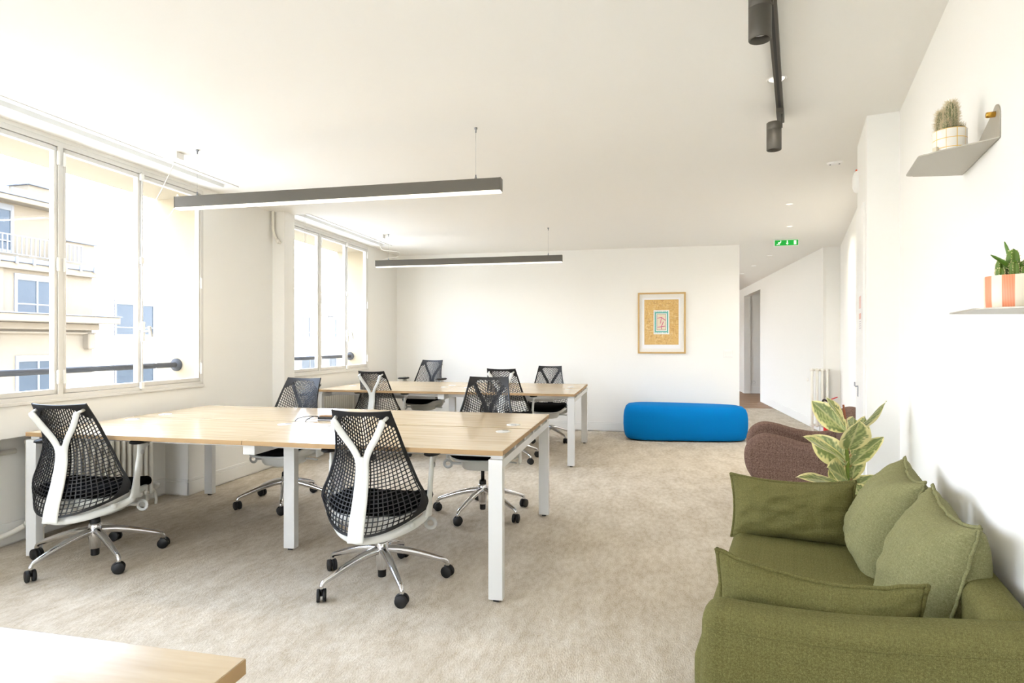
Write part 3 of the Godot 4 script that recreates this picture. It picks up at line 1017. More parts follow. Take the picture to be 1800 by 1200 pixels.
	st = tool()
	lathe(st, [Vector2(0, 0.066), Vector2(0.009, 0.066), Vector2(0.009, 0.050), Vector2(0.012, 0.046), Vector2(0.012, 0.03), Vector2(0, 0.028)], 12)
	var hood := []
	for k in 9:
		var w := lerpf(-0.35, PI * 0.72, k / 8.0)
		hood.append(Vector3(0, 0.031 + sin(w) * 0.0265, cos(w) * 0.0265))
	tube(st, hood, 0.010, 8, 0.003)
	D.caster = done(st)
	st = tool()
	lathe(st, [Vector2(0, -0.0085), Vector2(0.024, -0.0085), Vector2(0.0285, -0.0075), Vector2(0.0305, -0.005), Vector2(0.031, -0.001), Vector2(0.031, 0.0065), Vector2(0.029, 0.008), Vector2(0.0, 0.008)], 24, Vector3.ZERO, Basis(Vector3.BACK, PI / 2))
	D.wheel = done(st)
	D.button = lathe_mesh([Vector2(0, 0.004), Vector2(0.012, 0.004), Vector2(0.014, 0.002), Vector2(0.014, 0.0)], 18)
	return D

func make_chair(D: Dictionary, label: String, pos: Vector3, yaw: float, lift: float, star: float, arm_lift: float) -> Node3D:
	var t := thing("task_chair", label, "chair", pos, yaw, "mesh-back task chairs at the bench desks")
	var up := Vector3(0, lift, 0)
	part(D.hub, "base_hub", M.chrome, t)
	part(D.plug, "base_plug", M.black, t)
	part(D.sleeve, "column_sleeve", M.black, t)
	part(D.rod, "gas_column", M.black, t, up)
	for k in 5:
		var w := star - yaw + 72.0 * k
		var leg := part(D.leg, "leg", M.chrome, t, Vector3.ZERO, Vector3(0, w, 0))
		var c := part(D.caster, "caster", M.black, t, Vector3(cos(deg_to_rad(w)) * 0.347, 0, -sin(deg_to_rad(w)) * 0.347), Vector3(0, w * 1.7 + k * 41.0, 0))
		part(D.wheel, "wheel", M.black_soft, c, Vector3(-0.0145, 0.031, 0))
		part(D.wheel, "wheel", M.black_soft, c, Vector3(0.0145, 0.031, 0), Vector3(0, 180, 0))
		leg.set_meta("label", "polished aluminium base leg")
	part(D.pan, "seat_pan", M.white_plastic, t, up)
	part(D.seat, "seat", M.seat_fabric, t, up)
	part(D.back, "backrest", M.black_soft, t, up).set_meta("label", "black elastic lattice back")
	part(D.tower, "back_support", M.white_plastic, t, up).set_meta("label", "white Y-shaped back tower")
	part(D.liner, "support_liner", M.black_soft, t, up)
	part(D.yoke, "back_yoke", M.white_plastic, t, up)
	for s in [-1, 1]:
		var post := part(D["post%d" % s], "arm_post", M.white_plastic, t, Vector3(0, arm_lift, 0))
		part(D.button, "arm_button", M.grey_plastic, post, Vector3(s * 0.291, 0.632, 0.008), Vector3(0, 0, -90 * s))
		part(D.pad, "armrest", M.black_soft, t, Vector3(s * 0.285, arm_lift, 0))
	part(D.paddle, "tilt_paddle", M.grey_plastic, t, up)
	part(D.lever, "height_lever", M.grey_plastic, t, up)
	return t

func build_chairs() -> void:
	var D := chair_meshes()
	# label, place, turn of the seat (0 = facing away from the camera), raised by, turn of the star base
	for c in [
		["black mesh task chair with white Y back at the left end of the nearer desk", Vector3(-3.119, 0, -2.897), 9.0, 0.0, -25.0, 0.0],
		["black mesh task chair with white Y back at the middle front of the nearer desk", Vector3(-1.345, 0, -2.954), 1.6, 0.0, -50.0, 0.0],
		["black mesh task chair facing the camera behind the nearer desk, by the window pier", Vector3(-2.746, 0, -4.231), 178.0, 0.035, -62.0, 0.0],
		["black mesh task chair facing the camera behind the nearer desk's right half", Vector3(-1.151, 0, -4.294), 184.0, 0.06, -33.0, 0.0],
		["black mesh task chair with white Y back at the farther desk's left half", Vector3(-2.85, 0, -6.27), -3.0, 0.015, -10.0, 0.0],
		["black mesh task chair with white Y back at the farther desk's right half", Vector3(-1.40, 0, -6.287), -4.0, 0.055, -36.0, 0.0],
		["black mesh task chair against the back wall behind the farther desk's left half", Vector3(-2.86, 0, -7.60), 172.0, 0.08, -20.0, 0.08],
		["black mesh task chair against the back wall behind the farther desk's right end", Vector3(-1.19, 0, -7.66), 180.0, 0.01, -40.0, 0.0],
	]:
		make_chair(D, c[0], c[1], c[2], c[3], c[4], c[5])

# ------------------------------------------------------------------ sofa corner
func pillow_mesh(w: float, h: float, t: float, seed_: int, sag: float, plump := 0.5) -> Array:
	var nz := FastNoiseLite.new()
	nz.seed = seed_
	nz.frequency = 3.2
	nz.fractal_octaves = 2
	var n := 40
	var flat := func(u: float, v: float) -> Vector3:
		var x := w / 2 * u * (1.0 - 0.055 * (1.0 - v * v))
		var y := h / 2 * v * (1.0 - 0.085 * (1.0 - u * u)) - sag * (1.0 - u * u) * (0.5 + 0.5 * v)
		return Vector3(x, y, 0.006 * nz.get_noise_2d(u * 0.8, v * 0.8 + 9.0))
	var sides := []
	for s in [1.0, -1.0]:
		var rows := []
		for i in n + 1:
			var row := PackedVector3Array()
			var v: float = sin((float(i) / n - 0.5) * PI)
			for j in n + 1:
				var u: float = sin((float(j) / n - 0.5) * PI)
				var f := pow((1.0 - pow(absf(u), 2.6)) * (1.0 - pow(absf(v), 2.6)), plump)
				var low := 1.0 - 0.18 * v
				var p: Vector3 = flat.call(u, v)
				# puckers run inwards from the seam and die out
				var rim := maxf(absf(u), absf(v))
				var along := u if absf(v) > absf(u) else v
				var puck := 0.0022 * sin(along * 31.0 + 2.0 * nz.get_noise_1d(along * 2.0)) * smoothstep(0.80, 0.95, rim) * (1.0 - smoothstep(0.98, 1.0, rim))
				p.z += s * (t / 2 * f * low + 0.009 * nz.get_noise_2d(u * 0.6 + s, v * 0.6) * f + puck)
				row.append(p)
			rows.append(row)
		sides.append(rows)
	var st := tool()
	grid(st, sides[0])
	grid(st, sides[1], false, true)
	var body := done(st)
	var loop := []
	var m := 56
	for e in 4:
		for k in m:
			var q := sin((float(k) / m - 0.5) * PI)
			var uv: Vector2 = [Vector2(q, 1), Vector2(1, -q), Vector2(-q, -1), Vector2(-1, q)][e]
			var p: Vector3 = flat.call(uv.x * 1.012, uv.y * 1.02)
			p.z += 0.0045 * nz.get_noise_1d((e * m + k) * 0.09)
			loop.append(p)
	loop.append(loop[0])
	st = tool()
	tube(st, loop, 0.0065, 7, 0.0045, Vector3(0, 0, 1), false)
	return [body, done(st)]

func cushion(label: String, cat_name: String, m: Material, size: Vector3, seed_: int, a: float, b: float, y: float, rot: Vector3, sag: float, plump := 0.5) -> void:
	var t := thing(cat_name, label, "cushion", rp(a, b, y), 0.0, "green cushions on the sofa")
	t.rotation_order = EULER_ORDER_YXZ
	t.rotation_degrees = rot + Vector3(0, TURN, 0)
	var pm := pillow_mesh(size.x, size.y, size.z, seed_, sag, plump)
	part(pm[0], "cover", m, t)
	part(pm[1], "piping", m, t)

func build_sofa_corner() -> void:
	var s := thing("sofa", "two-seat olive green fabric sofa against the right wall", "sofa", rp(0, 0, 0), TURN)
	# local x = -b, z = -a
	slab("base", M.green, s, Vector3(-0.755, 0.09, 1.14), Vector3(-0.04, 0.30, -0.24), 0.03)
	part(rbox(Vector3(0.69, 0.17, 1.225), 0.055, 4), "seat_cushion", M.green, s, Vector3(-0.445, 0.335, 0.45))
	part(rbox(Vector3(0.11, 0.54, 1.22), 0.045, 4), "backrest", M.green, s, Vector3(-0.075, 0.375, 0.44))
	var arm := []
	for q in [[-0.76, 0.09], [-0.02, 0.09]]:
		arm.append(Vector2(q[0], q[1]))
	for k in 15:
		var b := lerpf(0.02, 0.69, k / 14.0)
		arm.append(Vector2(-b, cr([0.0, 0.2, 0.4, 0.6, 0.75], [0.645, 0.615, 0.585, 0.573, 0.573], b)))
	for k in 5:
		var w := PI / 2 * k / 4.0
		arm.append(Vector2(-0.705 - 0.05 * sin(w), 0.523 + 0.05 * cos(w)))
	arm.append(Vector2(-0.76, 0.35))
	var am := plate(arm, 0.115, 0.035)
	for z in [1.09, -0.21]:
		var p := part(am, "arm", M.green, s, Vector3(0, 0, z))
		var line := []
		for k in 25:
			var b := lerpf(0.02, 0.74, k / 24.0)
			line.append(Vector3(-b, cr([0.0, 0.2, 0.4, 0.6, 0.75], [0.645, 0.615, 0.585, 0.573, 0.567], b) - 0.05, 0.0572))
		part(tube_mesh(line, 0.0022, 6), "seam", M.green, p)
	for x in [-0.74, -0.08]:
		for z in [1.06, -0.16]:
			part(lathe_mesh([Vector2(0, 0), Vector2(0.014, 0), Vector2(0.02, 0.09), Vector2(0, 0.09)], 14), "foot", M.black, s, Vector3(x, 0, z))
	cushion("olive green lumbar cushion leaning on the sofa's far arm", "lumbar_cushion", M.green, Vector3(0.49, 0.27, 0.15), 41, 0.095, 0.548, 0.538, Vector3(-8, 0, 1.5), 0.012)
	cushion("olive green lumbar cushion leaning on the sofa's near arm, closest to the camera", "lumbar_cushion", M.green, Vector3(0.50, 0.30, 0.15), 42, -0.955, 0.485, 0.515, Vector3(10, 0, -2), 0.03)
	cushion("plump pale green back cushion in the sofa's near corner", "back_cushion", M.green_light, Vector3(0.50, 0.43, 0.25), 43, -0.60, 0.150, 0.572, Vector3(-13, -88, 0), 0.02, 0.45)
	cushion("plump pale green back cushion at the sofa's far end", "back_cushion", M.green_light, Vector3(0.50, 0.43, 0.29), 44, -0.055, 0.185, 0.575, Vector3(-17, -91, 0), 0.02, 0.45)
	build_armchair()
	build_ottoman()
	build_plant()
	build_shelves()

func build_armchair() -> void:
	var t := thing("armchair", "brown tweed lounge armchair with flowing arms behind the sofa", "armchair", rp(2.45, 0, 0), TURN + 3.0)
	var outline := []
	var pts := smooth_path([Vector3(-0.62, 0.09, 0), Vector3(-0.78, 0.15, 0), Vector3(-0.885, 0.27, 0), Vector3(-0.91, 0.40, 0), Vector3(-0.875, 0.50, 0), Vector3(-0.79, 0.555, 0), Vector3(-0.68, 0.55, 0), Vector3(-0.52, 0.51, 0), Vector3(-0.36, 0.495, 0), Vector3(-0.22, 0.52, 0), Vector3(-0.12, 0.50, 0), Vector3(-0.08, 0.35, 0), Vector3(-0.12, 0.15, 0), Vector3(-0.20, 0.09, 0)], 4)
	for p in pts:
		outline.append(Vector2(p.x, p.y))
	var am := plate(outline, 0.105, 0.048)
	for z in [0.36, -0.36]:
		part(am, "arm", M.brown, t, Vector3(0, 0.03, z))
	part(rbox(Vector3(0.72, 0.28, 0.62), 0.09, 4), "seat", M.brown, t, Vector3(-0.47, 0.235, 0), Vector3(0, 0, -5))
	var back := []
	for k in 25:
		var w := PI * k / 24.0
		back.append(Vector2(0.37 * signf(cos(w)) * pow(absf(cos(w)), 0.6), 0.47 + 0.30 * pow(sin(w), 0.6)))
	back.append(Vector2(-0.34, 0.12))
	back.append(Vector2(0.34, 0.12))
	part(plate(back, 0.13, 0.055), "backrest", M.brown, t, Vector3(-0.16, 0.0, 0), Vector3(0, 90, -8))
	for x in [-0.68, -0.2]:
		for z in [-0.3, 0.3]:
			part(lathe_mesh([Vector2(0, 0), Vector2(0.013, 0), Vector2(0.018, 0.12), Vector2(0, 0.12)], 12), "foot", M.black, t, Vector3(x, 0, z))

func build_ottoman() -> void:
	var t := thing("ottoman", "long pebble-shaped bright blue ottoman by the back wall", "ottoman", Vector3(0.555, 0, -8.13), 0.0)
	var st := tool()
	var rows := []
	var shape := func(p: Vector3) -> Vector3:
		var f := p.x / 0.78
		return Vector3(p.x, p.y * (1.0 - 0.02 * f), p.z * (1.0 - 0.16 * f) - 0.05 * f + 0.012 * f * f)
	for q in [[0.02, 0.012], [0.78, 0.012], [0.86, 0.022], [0.935, 0.055], [0.98, 0.12], [1.0, 0.20], [0.995, 0.29], [0.965, 0.36], [0.90, 0.41], [0.80, 0.435], [0.6, 0.447], [0.3, 0.45], [0.02, 0.45]]:
		var k: float = q[0]
		rows.append(superring(0.785 - 0.30 * (1.0 - k) if k > 0.5 else 0.785 * k, 0.32 - 0.24 * (1.0 - k) if k > 0.5 else 0.32 * k, 0.55, q[1], 64, shape))
	grid(st, rows, true)
	part(done(st), "cover", M.blue, t)
	var bl := tool()
	rows = []
	for q in [[0.02, 0.0], [0.74, 0.0], [0.74, 0.02]]:
		rows.append(superring(0.74 * q[0], 0.28 * q[0], 0.6, q[1], 40, shape))
	grid(bl, rows, true)
	part(done(bl), "plinth", M.black, t)

# variegated leaf: green heart, cream margin with a ragged border, folded a little along the midrib
func leaf_mesh(length: float, width: float, fold: float, droop: float, seed_: int) -> ArrayMesh:
	var nz := FastNoiseLite.new()
	nz.seed = seed_
	nz.frequency = 1.0
	var st := tool()
	var nu := 26
	var nv := 16
	var rows := []
	var cols := []
	for i in nu + 1:
		var f := float(i) / nu
		var w := width / 2 * pow(sin(PI * pow(f, 0.85)), 0.72) * (1.0 if f < 0.9 else 1.0 - 0.25 * (f - 0.9) / 0.1)
		var row := PackedVector3Array()
		var cl := []
		for j in nv + 1:
			var g := float(j) / nv * 2.0 - 1.0
			row.append(Vector3(g * w, f * length, absf(g) * w * fold - droop * length * f * f + 0.004 * sin(f * 9.0 + g * 2.0) * absf(g)))
			var ragged := 0.70 + 0.26 * nz.get_noise_2d(f * 5.0 + absf(g) * 2.2, signf(g) * 7.0) + 0.16 * nz.get_noise_2d(f * 22.0, g * 3.0 + 20.0)
			var edge := absf(g) + 0.25 * smoothstep(0.82, 1.0, f)
			var c := Color(0.20, 0.245, 0.075) if nz.get_noise_2d(f * 7.0 - absf(g) * 4.0 + 40.0, signf(g) * 3.0) > -0.12 else Color(0.45, 0.47, 0.18)
			if edge > ragged:
				c = Color(0.82, 0.74, 0.35)
			elif absf(g) < 0.045:
				c = Color(0.55, 0.52, 0.24)
			cl.append(c)
		rows.append(row)
		cols.append(cl)
	for i in nu:
		for j in nv:
			for q in [[i, j], [i + 1, j + 1], [i + 1, j], [i, j], [i, j + 1], [i + 1, j + 1]]:
				st.set_color(cols[q[0]][q[1]])
				st.add_vertex(rows[q[0]][q[1]])
	return done(st)

func build_plant() -> void:
	var t := thing("rubber_plant", "variegated cream and green rubber plant behind the sofa's far arm", "plant", rp(0.80, 0.29, 0), 12.2)
	var pot := tool()
	lathe(pot, [Vector2(0, 0), Vector2(0.10, 0), Vector2(0.125, 0.28), Vector2(0.13, 0.30), Vector2(0.118, 0.30), Vector2(0.112, 0.26), Vector2(0, 0.26)], 32)
	part(done(pot), "pot", mat(Color(0.16, 0.13, 0.11), 0.6), t)
	part(lathe_mesh([Vector2(0, 0.272), Vector2(0.06, 0.27), Vector2(0.113, 0.265)], 20), "soil", mat(Color(0.16, 0.11, 0.08), 1.0), t)
	part(tube_mesh(smooth_path([Vector3(0, 0.26, 0), Vector3(0.004, 0.47, 0), Vector3(-0.002, 0.66, 0.005), Vector3(-0.006, 0.80, 0.0)], 5), 0.0095, 10), "stem", mat(Color(0.42, 0.50, 0.16), 0.6), t)
	part(tube_mesh(smooth_path([Vector3(-0.006, 0.80, 0.0), Vector3(-0.012, 0.88, 0.0), Vector3(-0.018, 0.94, -0.002)], 5), [0.0085, 0.0082, 0.008, 0.0078, 0.0075, 0.007, 0.0065, 0.006, 0.0055, 0.005, 0.0045], 10), "young_stem", mat(Color(0.56, 0.30, 0.17), 0.5), t)
	var lm := mat(Color.WHITE, 0.35, 0.0, 0.5)
	lm.vertex_color_use_as_albedo = true
	lm.backlight_enabled = true
	lm.backlight = Color(0.16, 0.18, 0.06)
	var petiole := mat(Color(0.66, 0.52, 0.30), 0.5)
	# base x, y, tip x, y, tip z, width, roll about the midrib
	var i := 0
	for q in [
		[0.02, 0.74, 0.200, 0.905, 0.03, 0.100, 62.0], [-0.015, 0.75, -0.150, 0.905, -0.07, 0.100, -22.0], [-0.01, 0.78, -0.095, 0.935, -0.02, 0.075, 34.0],
		[0.0, 0.655, 0.006, 0.815, 0.11, 0.140, 4.0], [0.02, 0.63, 0.135, 0.825, -0.05, 0.120, 25.0], [-0.02, 0.605, -0.262, 0.745, 0.08, 0.105, 46.0],
		[-0.01, 0.575, -0.140, 0.72, -0.09, 0.120, -18.0], [-0.005, 0.495, -0.160, 0.590, 0.13, 0.145, 22.0], [-0.03, 0.475, -0.292, 0.535, 0.06, 0.085, 52.0],
		[0.015, 0.575, 0.150, 0.735, 0.06, 0.090, -48.0], [0.02, 0.50, 0.100, 0.66, -0.06, 0.085, -40.0], [0.02, 0.475, 0.075, 0.36, 0.10, 0.105, 20.0],
		[0.02, 0.45, 0.165, 0.52, -0.02, 0.07, -40.0], [-0.01, 0.46, -0.075, 0.545, -0.04, 0.09, 10.0], [0.03, 0.70, 0.095, 0.82, -0.10, 0.10, 10.0],
	]:
		i += 1
		var base := Vector3(q[0], q[1] + 0.05, 0.01)
		var tip := Vector3(q[2], q[3] + 0.05, q[4])
		var d := tip - base
		var leaf := part(leaf_mesh(d.length(), q[5] * 1.18, 0.22, 0.05, 60 + i), "leaf", lm, t, base)
		var y := d.normalized()
		var z := (Vector3(0, 0.35, 1) - y * Vector3(0, 0.35, 1).dot(y)).normalized()
		leaf.basis = Basis(y.cross(z), y, z).rotated(y, deg_to_rad(q[6]))
		part(tube_mesh([Vector3(0, 0.01, -0.001), leaf.basis.inverse() * Vector3(-q[0], -0.03, -0.01)], 0.003, 6), "leaf_stalk", petiole, leaf)

func shelf_thing(label: String, a: float, y: float) -> void:
	var t := thing("wall_shelf", label, "shelf", rp(a, 0, y), TURN, "folded metal wall shelves")
	# plate: outline in (a, b); local x = -b, z = -a
	var out := []
	for q in [Vector2(-0.215, 0.003), Vector2(0.215, 0.003), Vector2(0.165, 0.155)]:
		out.append(q)
	for k in 5:
		var w := PI / 2 * k / 4.0
		out.append(Vector2(0.132 + 0.025 * cos(w), 0.158 + 0.022 * sin(w)))
	for k in 5:
		var w := PI / 2 * k / 4.0
		out.append(Vector2(-0.09 - 0.025 * sin(w), 0.158 + 0.022 * cos(w)))
	out.append(Vector2(-0.135, 0.14))
	part(plate(out, 0.003, 0.0), "shelf_plate", M.shelf, t, Vector3(0, 0, 0), Vector3(90, 90, 0)).transform = Transform3D(Basis(Vector3(0, 0, -1), Vector3(-1, 0, 0), Vector3(0, 1, 0)), Vector3.ZERO)
	var tab := [Vector2(-0.216, 0.0), Vector2(0.19, 0.0)]
	for k in 9:
		var w := lerpf(0.25, 0.95, k / 8.0) * PI
		tab.append(Vector2(-0.180 + 0.036 * cos(w), 0.068 + 0.036 * sin(w)))
	part(plate(tab, 0.003, 0.0), "back_tab", M.shelf, t).transform = Transform3D(Basis(Vector3(0, 0, -1), Vector3(0, 1, 0), Vector3(1, 0, 0)), Vector3(-0.0025, 0, 0))
	part(lathe_mesh([Vector2(0, 0.022), Vector2(0.0075, 0.022), Vector2(0.0085, 0.019), Vector2(0.0085, 0.0), Vector2(0, 0)], 18), "brass_screw", M.brass, t, Vector3(-0.004, 0.078, 0.178), Vector3(0, 0, 90))

func pot_texture(base: Color, f: Callable) -> StandardMaterial3D:
	var m := mat(Color.WHITE, 0.35)
	m.albedo_texture = tex_from(256, func(x, y, _i): return f.call(x / 256.0, y / 256.0, base))
	return m

func pot_mesh(r: float, h: float) -> ArrayMesh:
	var st := tool()
	var prof := [Vector2(0, 0.0), Vector2(r * 0.93, 0.0), Vector2(r * 0.97, 0.004), Vector2(r * 0.99, h * 0.3), Vector2(r, h * 0.98), Vector2(r * 0.985, h), Vector2(r * 0.93, h), Vector2(r * 0.91, h * 0.85), Vector2(0, h * 0.85)]
	var n := 40
	for i in prof.size() - 1:
		for k in n:
			for q in [[i, k], [i + 1, k + 1], [i, k + 1], [i, k], [i + 1, k], [i + 1, k + 1]]:
				var p: Vector2 = prof[q[0]]
				var w: float = TAU * q[1] / n
				st.set_uv(Vector2(float(q[1]) / n, 1.0 - p.y / h))
				st.add_vertex(Vector3(cos(w) * p.x, p.y, sin(w) * p.x))
	return done(st)

func cactus_body(r: float, h: float, ribs: int, deep: float) -> ArrayMesh:
	var st := tool()
	var rows := []
	for i in 13:
		var f := i / 12.0
		var rr := r * pow(1.0 - pow(maxf(0.0, (f - 0.55) / 0.45), 2.4), 0.5) * (0.86 + 0.14 * smoothstep(0.0, 0.3, f))
		var row := PackedVector3Array()
		for k in ribs * 6:
			var w := TAU * k / (ribs * 6)
			row.append(Vector3(cos(w), 0, sin(w)) * maxf(rr, 0.0005) * (1.0 - deep * (0.5 - 0.5 * cos(w * ribs))) + Vector3(0, f * h, 0))
		rows.append(row)
	grid(st, rows, true)
	return done(st)

func spines(r: float, h: float, ribs: int, per: int, out: float, thick: float, seed_: int) -> ArrayMesh:
	var rng := RandomNumberGenerator.new()
	rng.seed = seed_
	var st := tool()
	for k in ribs:
		for i in per:
			var f := (i + rng.randf() * 0.6) / per
			var rr := r * pow(1.0 - pow(maxf(0.0, (f - 0.55) / 0.45), 2.4), 0.5) * 0.97
			var w := TAU * k / ribs
			for s in 3:
				var d := (Vector3(cos(w), 0.25 + 0.8 * f * f, sin(w)) + Vector3(rng.randf_range(-0.7, 0.7), rng.randf_range(-0.5, 0.6), rng.randf_range(-0.7, 0.7))).normalized()
				var p := Vector3(cos(w) * rr, f * h, sin(w) * rr)
				tube(st, [p, p + d * out * rng.randf_range(0.6, 1.2)], [thick, thick * 0.3], 3, null, Vector3.ZERO, false)
	return done(st)

func build_shelves() -> void:
	shelf_thing("upper folded metal wall shelf holding the yellow-grid cactus pot", -0.435, 1.855)
	shelf_thing("lower folded metal wall shelf at the right edge holding the striped pot", -1.10, 1.342)
	# pot with a printed yellow grid
	var t := thing("cactus_pot", "white pot with yellow grid lines and fuzzy cacti on upper shelf", "cactus", rp(-0.455, 0.083, 1.857), 20.0)
	part(pot_mesh(0.046, 0.088), "pot", pot_texture(Color(0.95, 0.93, 0.89), func(u, v, base):
		var line := fposmod(u * 10.0, 1.0) < 0.055 or fposmod(v * 3.0 + 0.02, 1.0) < 0.07
		return Color(0.93, 0.76, 0.36) if line else base), t)
	part(lathe_mesh([Vector2(0, 0.077), Vector2(0.0425, 0.076)], 20), "soil", mat(Color(0.55, 0.47, 0.38), 1.0), t)
	for s in [-1, 1]:
		slab("side_peg", mat(Color(0.84, 0.80, 0.70), 0.7), t, Vector3(s * 0.0465, 0.0, -0.008), Vector3(s * 0.056, 0.034, 0.008), 0.002)
	var skin := mat(Color(0.53, 0.54, 0.39), 0.8)
	var fuzz := mat(Color(0.90, 0.84, 0.70), 0.9)
	var k := 0
	for c in [[0.0, 0.004, 0.018, 0.108, 14], [-0.024, 0.010, 0.010, 0.045, 11], [0.024, 0.006, 0.014, 0.034, 12], [-0.016, -0.02, 0.010, 0.085, 11], [0.012, -0.020, 0.011, 0.06, 11]]:
		k += 1
		var b := part(cactus_body(c[2], c[3], c[4], 0.16), "cactus_stem", skin, t, Vector3(c[0], 0.074, c[1]))
		part(spines(c[2], c[3], c[4], int(c[3] * 260), 0.013, 0.0006, 80 + k), "spines", fuzz, b)
	# striped pot
	t = thing("striped_cactus_pot", "orange and cream striped pot with ribbed green cacti on lower shelf", "cactus", rp(-1.055, 0.070, 1.344), 10.0)
	part(pot_mesh(0.060, 0.078), "pot", pot_texture(Color(0.93, 0.89, 0.80), func(u, v, base):
		return Color(0.90, 0.52, 0.36).lerp(Color(0.93, 0.62, 0.46), 0.5 + 0.5 * sin(u * 500.0 + v * 4.0)) if fposmod(u * 8.0 + 0.1, 1.0) < 0.5 else base), t)
	part(lathe_mesh([Vector2(0, 0.067), Vector2(0.056, 0.066)], 20), "soil", mat(Color(0.30, 0.22, 0.16), 1.0), t)
	skin = mat(Color(0.36, 0.47, 0.13), 0.5)
	fuzz = mat(Color(0.90, 0.86, 0.66), 0.8)
	for c in [[-0.042, 0.008, 0.009, 0.030, 5], [-0.030, -0.006, 0.011, 0.052, 5], [-0.022, 0.022, 0.010, 0.044, 5], [-0.010, 0.030, 0.008, 0.030, 5], [-0.004, -0.004, 0.014, 0.075, 5], [0.020, 0.016, 0.013, 0.062, 5], [0.028, -0.014, 0.012, 0.050, 5], [0.008, 0.034, 0.009, 0.04, 5]]:
		k += 1
		var b := part(cactus_body(c[2], c[3], c[4], 0.42), "cactus_stem", skin, t, Vector3(c[0], 0.066, c[1]))
		part(spines(c[2], c[3], c[4], 12, 0.0028, 0.0007, 80 + k), "spines", fuzz, b)
	var lm := mat(Color(0.33, 0.47, 0.14), 0.5)
	for q in [[-0.065, 0.125, 0.01], [-0.03, 0.11, 0.03], [0.03, 0.14, 0.0], [0.06, 0.12, 0.02], [-0.012, 0.16, -0.02]]:
		part(tube_mesh(smooth_path([Vector3(0.012, 0.07, 0), Vector3(q[0] * 0.4 + 0.006, 0.10, q[2] * 0.5), Vector3(q[0], q[1], q[2])], 4), [0.005, 0.006, 0.0065, 0.0065, 0.006, 0.005, 0.004, 0.003, 0.001], 8), "fleshy_leaf", lm, t)

